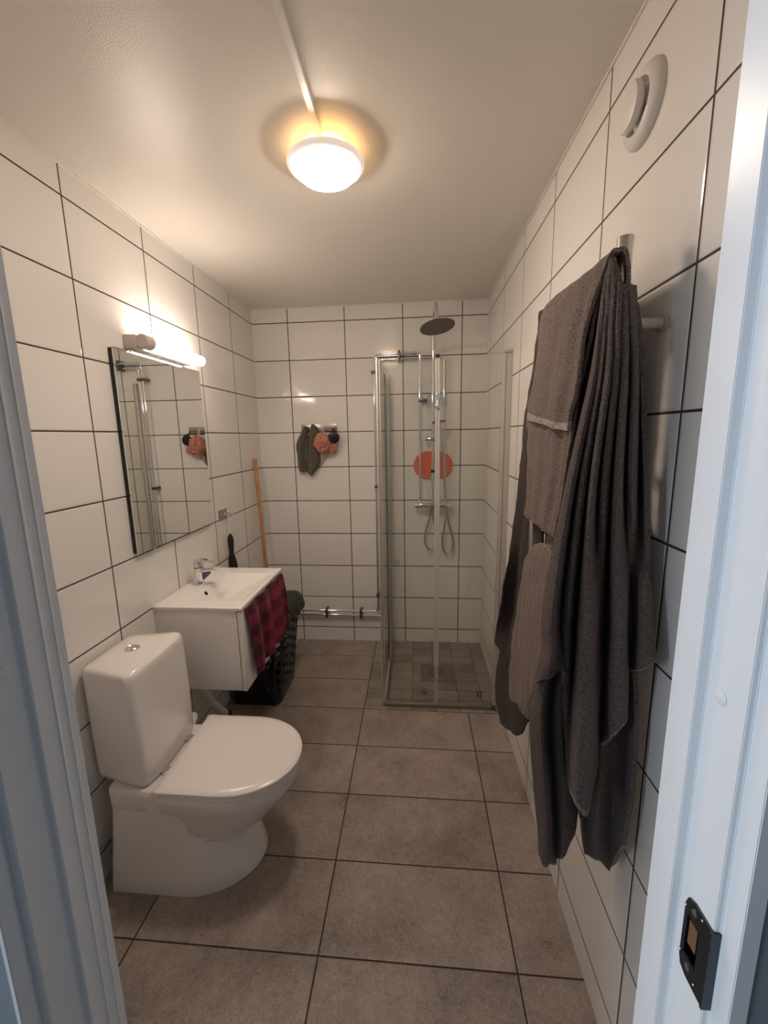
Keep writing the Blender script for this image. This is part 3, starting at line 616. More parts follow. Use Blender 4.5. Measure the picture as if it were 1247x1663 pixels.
# stickers near the foot of each door, lettering seen reversed through the glass
def letters(kind, cx, cz, col, name):
    bm = B(); y0_, y1_ = GY-0.0042, GY-0.0031; hh = 0.010
    def bar(x0_, x1_, z0_, z1_): box(bm, cx+min(x0_,x1_), cx+max(x0_,x1_), y0_, y1_, cz+z0_, cz+z1_)
    def arc(x, r, a0, a1, w_=0.0042):
        n = 12; ring = []
        o_ = [(cx+x+r*math.cos(a0+(a1-a0)*k/n), cz+r*math.sin(a0+(a1-a0)*k/n)) for k in range(n+1)]
        i_ = [(cx+x+(r-w_)*math.cos(a0+(a1-a0)*k/n), cz+(r-w_)*math.sin(a0+(a1-a0)*k/n)) for k in range(n+1)]
        for k in range(n):
            loft(bm, [[(o_[k][0], y, o_[k][1]), (o_[k+1][0], y, o_[k+1][1]), (i_[k+1][0], y, i_[k+1][1]), (i_[k][0], y, i_[k][1])] for y in (y0_, y1_)])
    if kind == 'CE':
        arc(0.004, 0.0125, -PI*0.48, PI*0.48); arc(-0.013, 0.0125, -PI*0.48, PI*0.48); bar(-0.012, -0.002, -0.0018, 0.0018)
    else:
        bar(0.012, 0.016, -hh, hh); bar(0.002, 0.006, -hh, hh); bar(0.006, 0.012, -0.001, 0.006); bar(-0.004, 0.0, -hh, hh)
        arc(-0.016, 0.0105, -PI*0.48, PI*0.48)
    bar(-0.018, 0.018, 0.019, 0.0215); bar(-0.014, 0.016, 0.024, 0.0255)
    return link(name, bm, col, en, False)
letters('NC', 0.927, 0.092, mat('red_print', (0.30,0.035,0.015), 0.5), 'sticker')['label'] = 'small red lettered mark seen reversed'
letters('CE', 1.242, 0.088, mat('black_print', (0.01,0.008,0.008), 0.5), 'sticker')['label'] = 'small black lettered mark seen reversed'
bm = B(); lathe(bm, [(0.017,-0.0035),(0.019,-0.006),(0.014,-0.0075),(0.009,-0.010),(0.006,-0.012)], (0.775, GY, 0.880), 28, 'y')
tag(link('suction_cup', bm, M_clear), 'small clear suction cup stuck on the left shower door', 'suction cup')

# ============================================================ HOOK RAIL ON THE BACK WALL + THINGS ON IT
hr = empty('hook_rail', (0.19,0,1.64), 'steel rail with four hooks on the back wall', 'hook rail')
link('hook_plate', box(B(), 0.062, 0.322, -0.006, -0.0005, 1.615, 1.668, 0.0012), M_plate, hr)
for x in (0.099, 0.155, 0.229, 0.291):
    bm = B(); tube(bm, [(x,-0.006,1.640),(x,-0.022,1.642),(x,-0.028,1.644),(x,-0.034,1.646),(x,-0.037,1.646)], [0.004,0.004,0.007,0.0075,0.003], 14); link('hook', bm, M_chrome, hr)
def hang_cloth(name, rows, label, m, seed):
    o = cloth(name, rows, m, None, 10, 10, 0.007, 0.007, (0,-1,0), 4.5, seed, 0.011); return tag(o, label, 'washcloth')
hang_cloth('washcloth', [[(0.088,-0.020,1.650),(0.095,-0.034,1.655),(0.102,-0.034,1.655),(0.110,-0.020,1.650)],
  [(0.062,-0.016,1.605),(0.082,-0.042,1.610),(0.100,-0.040,1.612),(0.112,-0.018,1.608)],
  [(0.022,-0.014,1.525),(0.062,-0.050,1.530),(0.090,-0.030,1.532),(0.112,-0.018,1.530)],
  [(0.026,-0.014,1.430),(0.058,-0.050,1.430),(0.078,-0.026,1.432),(0.100,-0.030,1.434)],
  [(0.034,-0.014,1.338),(0.058,-0.040,1.326),(0.082,-0.028,1.330),(0.104,-0.016,1.350)]], 'olive grey washcloth on the first hook from the left', M_glove, 0.3)
hang_cloth('washcloth', [[(0.140,-0.022,1.655),(0.150,-0.036,1.668),(0.160,-0.036,1.668),(0.170,-0.022,1.655)],
  [(0.124,-0.020,1.600),(0.142,-0.046,1.605),(0.164,-0.044,1.608),(0.184,-0.020,1.610)],
  [(0.120,-0.026,1.510),(0.142,-0.052,1.512),(0.172,-0.050,1.512),(0.192,-0.018,1.515)],
  [(0.104,-0.022,1.415),(0.138,-0.054,1.415),(0.180,-0.048,1.420),(0.208,-0.018,1.430)],
  [(0.094,-0.018,1.350),(0.122,-0.044,1.302),(0.150,-0.036,1.330),(0.190,-0.016,1.385)]], 'grey-green washcloth on the second hook, beside the bath puff', M_glove, 1.7)
def puff(name, c, r, squash, m, par, seed, amp=0.22):
    bm = B(); bmesh.ops.create_icosphere(bm, subdivisions=5, radius=1)
    for v_ in bm.verts:
        d = v_.co.normalized()
        n_ = noise.noise(d*3.2+Vector((seed,0,0)))
        wv = 1.0-min(1.0, 3.2*abs(noise.noise(d*5.5+Vector((n_*1.5,seed,0)))))
        rr_ = r*(1+amp*abs(wv)*0.9 - amp*0.4 + 0.16*n_)
        v_.co = Vector((c[0]+d.x*rr_*squash[0], c[1]+d.y*rr_*squash[1], c[2]+d.z*rr_*squash[2]))
    return link(name, bm, m, par)
pf = empty('bath_puff', (0.235,-0.06,1.53), 'coral pink mesh bath puff on the third hook', 'bath puff')
puff('mesh_ball', (0.228,-0.070,1.535), 0.058, (1,0.85,1.12), M_puff, pf, 0.4, 0.30)
puff('loose_mesh', (0.285,-0.052,1.500), 0.040, (1.1,0.7,0.85), mat('coral_mesh_pale', (0.66,0.30,0.22), 0.85), pf, 2.1, 0.3)
bm = B(); tube(bm, spline([(0.222,-0.060,1.590),(0.222,-0.038,1.625),(0.229,-0.032,1.652),(0.236,-0.038,1.625),(0.234,-0.060,1.590)], 6), 0.003, 8); link('hanging_cord', bm, mat('white_cord', (0.75,0.62,0.56), 0.8), pf)
# pale cloth hem below the puff
cl = cloth('face_cloth', [[(0.180,-0.018,1.47),(0.205,-0.030,1.47),(0.230,-0.032,1.47),(0.262,-0.020,1.48)],
  [(0.175,-0.014,1.43),(0.200,-0.034,1.43),(0.222,-0.026,1.43),(0.246,-0.014,1.44)],
  [(0.168,-0.012,1.385),(0.184,-0.022,1.378),(0.200,-0.022,1.385),(0.214,-0.012,1.40)]], M_puffl, None, 6, 6, 0.004, 0.003, (0,-1,0), 2, 0.9, 0.004)
tag(cl, 'pale pinkish cloth corner hanging below the coral puff', 'cloth')
sc = empty('round_scrubber', (0.307,-0.05,1.575), 'small round black bath scrubber on the fourth hook', 'scrubber')
bm = B(); lathe(bm, [(0.004,0.010),(0.030,0.008),(0.040,0.0),(0.041,-0.008),(0.036,-0.016),(0.02,-0.020),(0.004,-0.021)], (0.307,-0.060,1.572), 36, 'y', Matrix.Rotation(math.radians(18),3,'Z'))
for k in range(-3, 4): tube(bm, [(0.307+k*0.010,-0.078+abs(k)*0.0015,1.572-0.030+abs(k)*0.004),(0.307+k*0.010,-0.083+abs(k)*0.002,1.572),(0.307+k*0.010,-0.078+abs(k)*0.0015,1.572+0.030-abs(k)*0.004)], 0.0032, 8)
link('scrubber_body', bm, M_dark, sc)
bm = B(); tube(bm, spline([(0.303,-0.056,1.600),(0.296,-0.040,1.628),(0.291,-0.034,1.650),(0.300,-0.040,1.630),(0.310,-0.056,1.602)], 6), 0.0022, 8); tube(bm, [(0.306,-0.058,1.604),(0.306,-0.058,1.618)], 0.008, 10); link('hanging_loop', bm, M_dark, sc)

# ============================================================ LEFT WALL HOOK, BRUSH, BROOM
hk = empty('wall_hook', (XL,-0.66,1.14), 'small square steel double hook on the left wall beside the mirror', 'hook')
link('hook_plate', box(B(), XL+0.0005, XL+0.004, -0.712, -0.612, 1.105, 1.168, 0.001), M_plate, hk)
for y in (-0.690, -0.632):
    bm = B(); tube(bm, [(XL+0.003,y,1.137),(XL+0.024,y,1.139),(XL+0.030,y,1.143),(XL+0.035,y,1.144)], [0.0045,0.0045,0.0085,0.004], 14); link('hook', bm, M_chrome, hk)
br = empty('hanging_brush', (XL+0.02,-0.62,0.98), 'black bath brush hanging by a white cord behind the washbasin', 'brush')
bm = B(); tube(bm, spline([(XL+0.010,-0.623,1.00),(XL+0.015,-0.628,1.08),(XL+0.020,-0.630,1.148),(XL+0.026,-0.636,1.148),(XL+0.020,-0.630,1.08),(XL+0.016,-0.620,1.00)], 6), 0.0028, 8); tube(bm, [(XL+0.024,-0.628,1.145),(XL+0.034,-0.575,1.112)], 0.002, 6); link('cord', bm, mat('cord_white', (0.78,0.74,0.70), 0.7), br)
bm = B(); tube(bm, spline([(XL+0.018,-0.622,1.012),(XL+0.018,-0.622,0.985),(XL+0.018,-0.622,0.94),(XL+0.018,-0.623,0.895),(XL+0.018,-0.624,0.855),(XL+0.02,-0.625,0.80),(XL+0.02,-0.625,0.70),(XL+0.02,-0.625,0.62)], 5),
   [0.004,0.007,0.010,0.013,0.015]+[0.017,0.0185,0.019,0.019,0.0185]+[0.018,0.017,0.016,0.0155,0.015]+[0.0148,0.015,0.017,0.020,0.022]+[0.024,0.026,0.028,0.029,0.030]+[0.031]*5+[0.031,0.031,0.030,0.028,0.026]+[0.02], 18, 1.0, 0.6)
link('brush_body', bm, M_dark, br)
bo = empty('broom', (-0.165,-0.225,0), 'wooden broom handle leaning into the corner behind the laundry basket', 'broom')
bm = B(); A_ = Vector((-0.1685,-0.221,0.055)); Z_ = Vector((-0.2405,-0.148,1.436)); tube(bm, [A_, A_.lerp(Z_, 0.5), A_.lerp(Z_, 0.996), Z_], [0.013,0.013,0.013,0.011], 20); link('broomstick', bm, M_wood, bo)
bm = B(); box(bm, -0.225, -0.095, -0.245, -0.198, 0.045, 0.075, 0.008); box(bm, -0.222, -0.098, -0.248, -0.195, 0.0, 0.05, 0.006); link('broom_head', bm, M_dark, bo)

# ============================================================ LAUNDRY BASKET
lb = empty('laundry_basket', (-0.08,-0.64,0), 'tall black perforated laundry basket beside the vanity cabinet', 'laundry basket')
def rrect(x0, x1, y0, y1, z, r, n=6):
    pts = []
    for cx_, cy_, a0 in ((x1-r,y1-r,0),(x0+r,y1-r,PI/2),(x0+r,y0+r,PI),(x1-r,y0+r,1.5*PI)):
        for k in range(n+1): a = a0+PI/2*k/n; pts.append(Vector((cx_+r*math.cos(a), cy_+r*math.sin(a), z)))
    return pts
def resample(pts, n):
    P = pts+[pts[0]]; Ls = [0]
    for a, c in zip(P, P[1:]): Ls.append(Ls[-1]+(c-a).length)
    out = []; j = 0
    for k in range(n):
        t_ = Ls[-1]*k/n
        while Ls[j+1] < t_: j += 1
        out.append(P[j].lerp(P[j+1], (t_-Ls[j])/(Ls[j+1]-Ls[j])))
    return out
nP, nZ = 120, 56; bm = B(); rings = []; BH = 0.56
for j in range(nZ+1):
    f = j/nZ; z = 0.004+BH*f
    rings.append([bm.verts.new(p) for p in resample(rrect(-0.225+f*-0.018, 0.072+0.062*f, -0.806-0.008*f, -0.480+0.02*f, z, 0.05+0.01*f), nP)])
for j in range(nZ):
    for k in range(nP):
        # oval holes in staggered columns
        col_, rowh = k % 5, (j + (3 if (k//5) % 2 else 0)) % 6
        hole = (1 <= col_ <= 3) and (1 <= rowh <= 4) and not (rowh in (1, 4) and col_ != 2) and 6 < j < nZ-7
        if hole: continue
        bm.faces.new((rings[j][k], rings[j][(k+1) % nP], rings[j+1][(k+1) % nP], rings[j+1][k]))
bm.faces.new(rings[0][::-1])
o = link('basket_body', bm, M_dark, lb); so = o.modifiers.new('t', 'SOLIDIFY'); so.thickness = 0.003; so.offset = -1
bm = B(); rp = resample(rrect(-0.245, 0.138, -0.8165, -0.456, 0.5625, 0.06), 60); rp.append(rp[0]); tube(bm, rp, 0.008, 10); link('basket_rim', bm, M_dark, lb)
def blob(name, c, s, m, label, cat, seed, group=None):
    bm = B(); bmesh.ops.create_icosphere(bm, subdivisions=5, radius=1)
    for v_ in bm.verts:
        d = v_.co.normalized(); n_ = noise.noise(d*2.2+Vector((seed,seed,0)))*0.25 + abs(noise.noise(d*5+Vector((0,seed,seed))))*0.18
        v_.co = Vector((c[0]+d.x*s[0]*(1+n_), c[1]+d.y*s[1]*(1+n_), c[2]+d.z*s[2]*(1+n_)))
    return tag(link(name, bm, m), label, cat)
M_cl1 = terry('black_cotton', (0.022,0.021,0.024), 0.4, 120); M_cl2 = terry('grey_cotton', (0.045,0.045,0.042), 0.4, 120); M_cl3 = mat('white_cotton', (0.62,0.60,0.58), 0.9)
blob('worn_shirt', (-0.07,-0.66,0.52), (0.12,0.11,0.065), M_cl1, 'black crumpled clothes heaped in the laundry basket', 'clothes', 1.0)
blob('folded_shirt', (-0.07,-0.64,0.26), (0.10,0.10,0.11), M_cl3, 'white clothes inside the laundry basket, seen through its holes', 'clothes', 4.0)
cloth_g = cloth('worn_sweater', [[(0.02,-0.72,0.585),(0.03,-0.66,0.60),(0.03,-0.59,0.60),(0.02,-0.52,0.585)],
  [(0.07,-0.74,0.605),(0.085,-0.67,0.628),(0.09,-0.59,0.630),(0.07,-0.51,0.605)],
  [(0.12,-0.745,0.600),(0.135,-0.67,0.618),(0.138,-0.59,0.620),(0.12,-0.50,0.600)],
  [(0.150,-0.745,0.575),(0.160,-0.67,0.588),(0.165,-0.58,0.588),(0.150,-0.50,0.575)],
  [(0.158,-0.74,0.545),(0.170,-0.67,0.520),(0.180,-0.58,0.530),(0.160,-0.50,0.545)]], M_cl2, None, 8, 8, 0.008, 0.006, (1,0,0.3), 2.2, 0.6, 0.008)
tag(cloth_g, 'dark grey garment draped over the rim of the laundry basket', 'clothes')

# ============================================================ CHECKED TOWEL ON THE CABINET FRONT
m = terry('checked_cotton', (0.30,0.03,0.06), 0.5, 150); N, L, b = nt(m)
g = N.new('ShaderNodeNewGeometry'); sp_ = N.new('ShaderNodeSeparateXYZ'); L.new(g.outputs['Position'], sp_.inputs[0])
def band_(ax, s, off):
    q = mathn(N, L, 'FRACT', mathn(N, L, 'ADD', mathn(N, L, 'DIVIDE', sp_.outputs[ax], s), off)); mr = N.new('ShaderNodeMapRange'); mr.interpolation_type = 'SMOOTHSTEP'
    L.new(mathn(N, L, 'ABSOLUTE', mathn(N, L, 'SUBTRACT', q, 0.5)), mr.inputs[0]); mr.inputs[1].default_value = 0.22; mr.inputs[2].default_value = 0.28; return mr.outputs[0]
f = mathn(N, L, 'MULTIPLY', mathn(N, L, 'ADD', band_(1, 0.115, 50.2), band_(2, 0.105, 50.0)), 0.5)
L.new(ramp(N, L, f, [(0.0,(0.26,0.030,0.066)),(0.5,(0.15,0.016,0.036)),(1.0,(0.062,0.009,0.020))]), b.inputs['Base Color'])
ct = cloth('checked_towel', [
  [(0.142,-1.332,0.850),(0.150,-1.27,0.850),(0.142,-1.20,0.850),(0.152,-1.12,0.850),(0.143,-1.05,0.850),(0.152,-0.97,0.850),(0.144,-0.90,0.850),(0.150,-0.855,0.850)],
  [(0.156,-1.325,0.80),(0.166,-1.265,0.80),(0.150,-1.20,0.80),(0.168,-1.12,0.80),(0.150,-1.05,0.80),(0.168,-0.97,0.80),(0.150,-0.90,0.80),(0.160,-0.85,0.80)],
  [(0.164,-1.315,0.72),(0.178,-1.255,0.72),(0.152,-1.19,0.72),(0.178,-1.115,0.72),(0.152,-1.045,0.72),(0.176,-0.965,0.72),(0.150,-0.89,0.72),(0.164,-0.84,0.72)],
  [(0.164,-1.305,0.62),(0.180,-1.245,0.62),(0.152,-1.18,0.62),(0.180,-1.11,0.62),(0.152,-1.04,0.62),(0.178,-0.955,0.62),(0.150,-0.885,0.61),(0.166,-0.83,0.60)],
  [(0.160,-1.288,0.510),(0.176,-1.235,0.517),(0.152,-1.17,0.522),(0.178,-1.10,0.520),(0.152,-1.03,0.518),(0.176,-0.945,0.510),(0.150,-0.875,0.503),(0.164,-0.818,0.498)]],
  m, None, 8, 8, 0.004, 0.0, (1,0,0), 3, 0.4, 0.003)
tag(ct, 'dark red checked hand towel hanging on the vanity cabinet front', 'towel')

# ============================================================ TOWEL RAIL + GREY TOWELS
PXr, PYn, PYf = 1.284, -2.034, -1.53
tr = empty('towel_rail', (PXr, -1.78, 0.75), 'brushed steel ladder towel rail on the right wall', 'towel rail')
for y in (PYn, PYf):
    bm = B(); zt_ = 1.944 if y == PYn else 1.90; lathe(bm, [(0.0135,0.75),(0.0150,0.752),(0.0150,zt_-0.002),(0.0135,zt_)], (PXr, y, 0), 32); link('rail_post', bm, M_steel, tr)
for z in (1.885, 1.575, 1.285, 1.18, 0.88):
    bm = B(); tube(bm, [(PXr,PYn,z),(PXr,PYf,z)], 0.009, 12); link('rung', bm, M_steel, tr)
for y in (PYn, PYf):
    for z in (1.785, 1.25):
        bm = B(); lathe(bm, [(0.011, 0.0), (0.011, XR-PXr-0.006), (0.017, XR-PXr-0.005), (0.017, XR-PXr-0.0005)], (PXr, y, z), 24, 'x'); link('wall_bracket', bm, M_alu, tr)
def over(rows, back=0.035, drop=0.07, tail=0.0):
    r0 = rows[0]
    pre = [[(p[0]+back, p[1], p[2]-tail*q) for p in r0] for q in (1.0, 0.75, 0.5, 0.25)] if tail else []
    return pre + [[(p[0]+back, p[1], p[2]-drop) for p in r0], [(p[0]+back*0.75, p[1], p[2]+0.000) for p in r0], [(p[0]+0.010, p[1], p[2]+0.006) for p in r0]] + rows
def push(rows, amt, ax=0, alt=True, start=1):
    """alternate columns in and out so the sheet falls in folds"""
    out = []
    for j, r in enumerate(rows):
        s = amt*min(1, max(0, (j-start+1))/3)
        nr = []
        for i, p in enumerate(r):
            q = list(p); q[ax] += s*(1 if i % 2 else -1); nr.append(tuple(q))
        out.append(nr)
    return out

# towel surfaces: rows from top to hem, points in metres
T1 = [
 [(1.25, -2.06, 1.906), (1.25, -1.974, 1.908), (1.25, -1.888, 1.912), (1.25, -1.784, 1.921), (1.25, -1.697, 1.923), (1.25, -1.639, 1.91)] ,
 [(1.25, -2.029, 1.876), (1.25, -1.96, 1.865), (1.25, -1.875, 1.858), (1.25, -1.784, 1.862), (1.25, -1.69, 1.87), (1.25, -1.616, 1.872)] ,
 [(1.25, -1.978, 1.811), (1.25, -1.921, 1.8), (1.25, -1.845, 1.803), (1.25, -1.769, 1.813), (1.25, -1.671, 1.817), (1.25, -1.592, 1.788)] ,
 [(1.25, -1.958, 1.714), (1.25, -1.9, 1.706), (1.25, -1.826, 1.712), (1.25, -1.745, 1.723), (1.25, -1.638, 1.732), (1.25, -1.555, 1.729)] ,
 [(1.25, -1.928, 1.626), (1.25, -1.87, 1.623), (1.25, -1.799, 1.627), (1.25, -1.716, 1.638), (1.25, -1.607, 1.655), (1.25, -1.513, 1.675)] ,
 [(1.25, -1.916, 1.583), (1.25, -1.868, 1.583), (1.25, -1.79, 1.591), (1.25, -1.706, 1.601), (1.25, -1.606, 1.614), (1.25, -1.513, 1.626)] ,
]
T1b = [
 [(1.262, -2.013, 1.893), (1.262, -1.927, 1.881), (1.262, -1.84, 1.874), (1.262, -1.746, 1.879), (1.262, -1.649, 1.883), (1.262, -1.586, 1.882)] ,
 [(1.262, -1.938, 1.717), (1.262, -1.874, 1.712), (1.262, -1.799, 1.72), (1.262, -1.711, 1.732), (1.262, -1.621, 1.737), (1.262, -1.532, 1.731)] ,
 [(1.262, -1.899, 1.58), (1.262, -1.847, 1.582), (1.262, -1.755, 1.583), (1.262, -1.669, 1.584), (1.262, -1.567, 1.594), (1.262, -1.453, 1.617)] ,
 [(1.262, -1.876, 1.482), (1.262, -1.829, 1.479), (1.262, -1.752, 1.478), (1.262, -1.662, 1.478), (1.262, -1.557, 1.482), (1.262, -1.465, 1.491)] ,
 [(1.262, -1.845, 1.376), (1.262, -1.8, 1.364), (1.262, -1.727, 1.363), (1.262, -1.648, 1.374), (1.262, -1.567, 1.375), (1.262, -1.468, 1.372)] ,
 [(1.262, -1.816, 1.296), (1.262, -1.781, 1.296), (1.262, -1.715, 1.296), (1.262, -1.641, 1.298), (1.262, -1.565, 1.298), (1.262, -1.496, 1.297)] ,
]
T2 = [
 [(1.275, -1.583, 1.931), (1.275, -1.558, 1.934), (1.275, -1.533, 1.938), (1.275, -1.52, 1.937)] ,
 [(1.3, -1.551, 1.775), (1.285, -1.551, 1.776), (1.27, -1.55, 1.78), (1.265, -1.512, 1.788)] ,
 [(1.3, -1.563, 1.623), (1.285, -1.53, 1.624), (1.268, -1.505, 1.63), (1.262, -1.45, 1.636)] ,
 [(1.285, -1.63, 1.433), (1.275, -1.575, 1.427), (1.262, -1.516, 1.421), (1.245, -1.469, 1.42)] ,
 [(1.295, -1.592, 1.226), (1.28, -1.523, 1.196), (1.262, -1.464, 1.18), (1.232, -1.433, 1.178)] ,
 [(1.3, -1.557, 0.996), (1.28, -1.479, 0.962), (1.262, -1.371, 0.928), (1.215, -1.388, 0.947)] ,
 [(1.3, -1.553, 0.738), (1.275, -1.504, 0.706), (1.25, -1.407, 0.698), (1.2, -1.348, 0.738)] ,
]
T2b = [
 [(1.31, -1.483, 1.241), (1.295, -1.461, 1.236), (1.285, -1.402, 1.222), (1.272, -1.345, 1.209)] ,
 [(1.31, -1.471, 1.031), (1.292, -1.441, 1.019), (1.28, -1.366, 0.99), (1.262, -1.301, 0.965)] ,
 [(1.305, -1.494, 0.8), (1.288, -1.443, 0.771), (1.268, -1.356, 0.722), (1.238, -1.301, 0.702)] ,
 [(1.3, -1.521, 0.642), (1.282, -1.459, 0.586), (1.258, -1.355, 0.514), (1.222, -1.295, 0.5)] ,
 [(1.3, -1.525, 0.513), (1.278, -1.491, 0.427), (1.262, -1.413, 0.385), (1.232, -1.367, 0.381)] ,
]
T4 = [
 [(1.24, -1.867, 1.246), (1.24, -1.815, 1.257), (1.24, -1.754, 1.252), (1.24, -1.684, 1.225), (1.24, -1.621, 1.18)] ,
 [(1.24, -1.853, 1.176), (1.24, -1.798, 1.159), (1.24, -1.724, 1.135), (1.24, -1.654, 1.112), (1.24, -1.581, 1.094)] ,
 [(1.24, -1.838, 1.045), (1.24, -1.78, 1.016), (1.24, -1.702, 0.987), (1.24, -1.619, 0.957), (1.24, -1.531, 0.933)] ,
 [(1.24, -1.816, 0.901), (1.24, -1.761, 0.866), (1.24, -1.677, 0.824), (1.24, -1.587, 0.792), (1.24, -1.492, 0.76)] ,
 [(1.24, -1.772, 0.791), (1.24, -1.739, 0.747), (1.24, -1.673, 0.71), (1.24, -1.582, 0.662), (1.24, -1.485, 0.616)] ,
 [(1.24, -1.746, 0.708), (1.24, -1.717, 0.669), (1.24, -1.658, 0.654), (1.24, -1.595, 0.631), (1.24, -1.518, 0.595)] ,
]
T5 = [
 [(1.268, -2.0, 1.909), (1.258, -2.03, 1.903), (1.253, -2.05, 1.901), (1.247, -2.07, 1.896), (1.246, -2.08, 1.887), (1.25, -2.08, 1.876), (1.255, -2.08, 1.864), (1.254, -2.09, 1.849), (1.258, -2.09, 1.843), (1.26, -2.095, 1.84), (1.264, -2.095, 1.84), (1.269, -2.095, 1.839), (1.275, -2.09, 1.839), (1.285, -2.08, 1.841)] ,
 [(1.257, -2.01, 1.802), (1.24, -2.06, 1.789), (1.254, -2.04, 1.794), (1.241, -2.08, 1.784), (1.254, -2.06, 1.789), (1.242, -2.1, 1.779), (1.261, -2.07, 1.786), (1.248, -2.11, 1.776), (1.268, -2.08, 1.783), (1.257, -2.115, 1.774), (1.276, -2.085, 1.781), (1.268, -2.115, 1.774), (1.287, -2.09, 1.78), (1.288, -2.1, 1.777)] ,
 [(1.248, -2.01, 1.694), (1.226, -2.08, 1.685), (1.248, -2.04, 1.69), (1.233, -2.09, 1.683), (1.257, -2.05, 1.688), (1.235, -2.115, 1.68), (1.266, -2.06, 1.686), (1.246, -2.12, 1.679), (1.281, -2.06, 1.686), (1.258, -2.125, 1.678), (1.294, -2.07, 1.684), (1.278, -2.12, 1.678), (1.311, -2.07, 1.684), (1.303, -2.1, 1.68)] ,
 [(1.213, -2.0, 1.447), (1.19, -2.09, 1.46), (1.225, -2.03, 1.451), (1.208, -2.1, 1.461), (1.248, -2.03, 1.451), (1.219, -2.12, 1.464), (1.261, -2.05, 1.454), (1.242, -2.12, 1.464), (1.291, -2.04, 1.452), (1.256, -2.14, 1.467), (1.309, -2.06, 1.455), (1.285, -2.13, 1.465), (1.337, -2.06, 1.455), (1.318, -2.12, 1.463)] ,
 [(1.174, -2.02, 1.188), (1.158, -2.12, 1.232), (1.197, -2.06, 1.206), (1.194, -2.11, 1.228), (1.242, -2.03, 1.193), (1.21, -2.14, 1.241), (1.222, -2.15, 1.246), (1.26, -2.1, 1.225), (1.302, -2.04, 1.199), (1.263, -2.15, 1.247), (1.279, -2.15, 1.247), (1.335, -2.07, 1.213), (1.312, -2.15, 1.248), (1.333, -2.14, 1.244)] ,
 [(1.176, -2.03, 1.094), (1.163, -2.12, 1.147), (1.195, -2.08, 1.126), (1.2, -2.1, 1.12), (1.241, -2.04, 1.041), (1.209, -2.15, 1.096), (1.224, -2.16, 1.096), (1.262, -2.11, 1.086), (1.301, -2.05, 1.072), (1.264, -2.16, 1.143), (1.283, -2.16, 1.146), (1.335, -2.08, 1.134), (1.308, -2.17, 1.186), (1.336, -2.15, 1.184)] ,
 [(1.17, -2.03, 1.045), (1.165, -2.11, 1.099), (1.195, -2.09, 1.093), (1.213, -2.07, 1.029), (1.235, -2.06, 0.891), (1.209, -2.16, 0.944), (1.226, -2.17, 0.939), (1.26, -2.12, 0.956), (1.298, -2.06, 0.965), (1.272, -2.15, 1.05), (1.29, -2.16, 1.076), (1.331, -2.09, 1.097), (1.31, -2.17, 1.156), (1.336, -2.16, 1.165)] ,
 [(1.161, -2.03, 1.001), (1.169, -2.08, 1.049), (1.196, -2.09, 1.074), (1.222, -2.05, 0.954), (1.231, -2.08, 0.791), (1.214, -2.16, 0.817), (1.229, -2.17, 0.799), (1.262, -2.12, 0.841), (1.296, -2.07, 0.86), (1.279, -2.14, 0.952), (1.3, -2.15, 1.006), (1.324, -2.1, 1.069), (1.312, -2.17, 1.129), (1.336, -2.17, 1.149)] ,
]
T6 = [
 [(1.222, -2.0, 1.447), (1.222, -2.03, 1.451), (1.247, -2.0, 1.447), (1.248, -2.03, 1.451), (1.274, -2.0, 1.447), (1.275, -2.03, 1.451), (1.302, -2.0, 1.447), (1.3, -2.03, 1.451), (1.333, -2.0, 1.446), (1.335, -2.03, 1.451)] ,
 [(1.201, -1.98, 1.147), (1.194, -2.04, 1.175), (1.229, -1.99, 1.152), (1.226, -2.04, 1.176), (1.261, -1.99, 1.153), (1.265, -2.02, 1.167), (1.29, -2.0, 1.158), (1.286, -2.06, 1.186), (1.322, -2.05, 1.182), (1.323, -2.1, 1.206)] ,
 [(1.167, -1.99, 0.907), (1.171, -2.05, 0.952), (1.208, -2.0, 0.916), (1.211, -2.05, 0.953), (1.251, -2.0, 0.918), (1.272, -2.0, 0.919), (1.292, -2.0, 0.92), (1.286, -2.08, 0.979), (1.326, -2.08, 0.98), (1.327, -2.14, 1.025)] ,
 [(1.183, -1.99, 0.698), (1.183, -2.06, 0.766), (1.221, -2.01, 0.719), (1.223, -2.06, 0.768), (1.262, -2.02, 0.732), (1.287, -2.0, 0.714), (1.293, -2.02, 0.734), (1.29, -2.09, 0.801), (1.332, -2.08, 0.794), (1.335, -2.14, 0.853)] ,
 [(1.198, -2.0, 0.561), (1.191, -2.07, 0.637), (1.227, -2.03, 0.598), (1.229, -2.07, 0.652), (1.262, -2.04, 0.668), (1.29, -2.0, 0.669), (1.295, -2.03, 0.621), (1.289, -2.1, 0.682), (1.332, -2.08, 0.659), (1.33, -2.14, 0.754)] ,
 [(1.2, -2.01, 0.501), (1.192, -2.07, 0.544), (1.226, -2.04, 0.52), (1.232, -2.07, 0.577), (1.265, -2.04, 0.619), (1.287, -2.01, 0.66), (1.298, -2.04, 0.555), (1.292, -2.1, 0.612), (1.337, -2.08, 0.558), (1.328, -2.14, 0.693)] ,
]
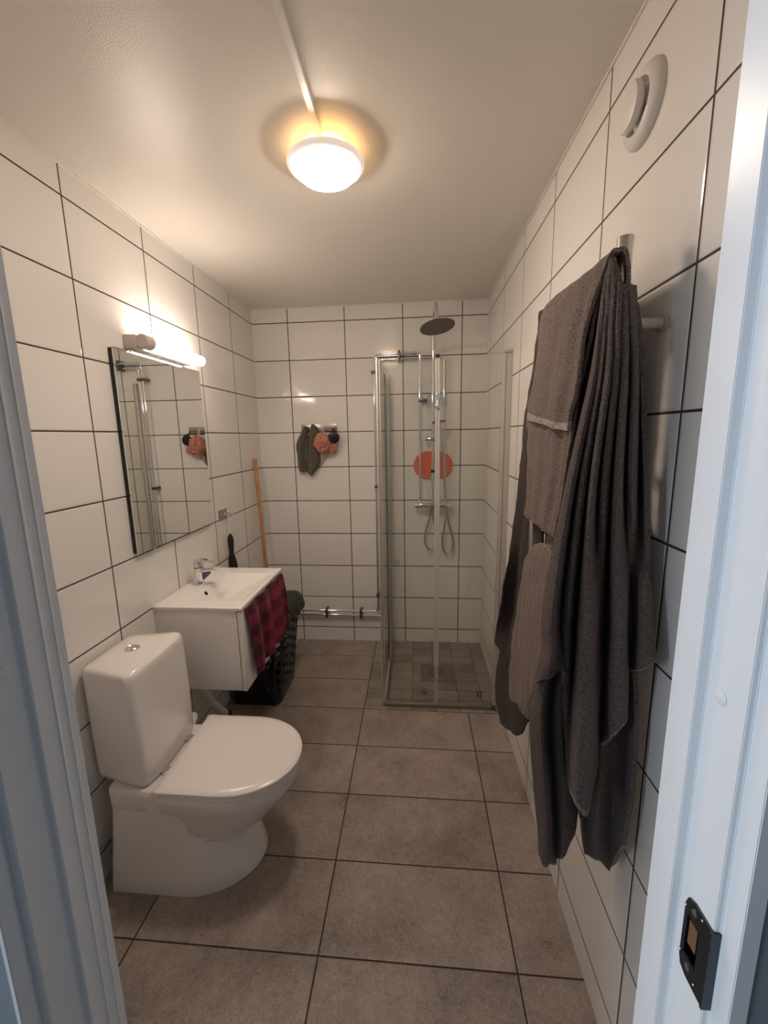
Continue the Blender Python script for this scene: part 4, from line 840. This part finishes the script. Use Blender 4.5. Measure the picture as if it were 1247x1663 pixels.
t1 = cloth('hand_towel', over(push(T1, 0.005)), M_tow2, None, 12, 10, 0.008, 0.0035, (-1,0,0), 5.5, 0.2, 0.004, [M_tow2, M_band], (0.925, 1.0))
tag(t1, 'short dark grey hand towel with light band hem, on the top rung', 'towel', 'grey towels on the towel rail')
t1b = cloth('bath_towel', over(push(T1b, 0.005), 0.048, 0.07, 0.80), M_tow2, None, 12, 10, 0.007, 0.004, (-1,0,0), 6.5, 1.1, 0.004)
tag(t1b, 'ribbed brown-grey towel showing below the light band hem', 'towel', 'grey towels on the towel rail')
t2 = cloth('bath_towel', over(T2, 0.03), M_towd, None, 12, 10, 0.008, 0.004, (-1,0,0), 3.0, 2.0, 0.004)
tag(t2, 'dark brown towel at the far end of the rail, flaring towards the shower', 'towel', 'grey towels on the towel rail')
t2b = cloth('bath_towel', over(T2b, 0.02), M_towd, None, 12, 10, 0.008, 0.004, (-1,0,0), 3.0, 3.0, 0.004)
tag(t2b, 'dark towel with rounded lower corner behind the small taupe towel', 'towel', 'grey towels on the towel rail')
t4 = empty('face_towel', (1.24,-1.7,1.0), 'small light taupe towel with pink tag on the lower rung', 'towel', 'grey towels on the towel rail')
cloth('towel_fabric', over(push(T4, 0.004), 0.03), M_tow3, t4, 12, 10, 0.008, 0.003, (-1,0,0), 8, 4.0, 0.004)
bm = B(); box(bm, 1.236, 1.239, -1.520, -1.492, 0.592, 0.628, 0.0008); link('care_tag', bm, M_tag, t4)['label'] = 'pink care tag'
t6 = cloth('bath_towel', T6, M_tow, None, 10, 12, 0.009, 0.006, (-0.2,-1,0), 9, 5.0, 0.003, [M_tow, M_hem], (0.972, 1.0))
tag(t6, 'longest dark grey bath towel, reaching lowest towards the floor', 'towel', 'grey towels on the towel rail')
t5 = cloth('bath_towel', T5, M_tow, None, 10, 12, 0.009, 0.003, (-0.2,-1,0), 13, 6.0, 0.003, [M_tow, M_hem], (0.965, 1.0))
tag(t5, 'large pleated dark grey bath towel hung over the near rail post', 'towel', 'grey towels on the towel rail')
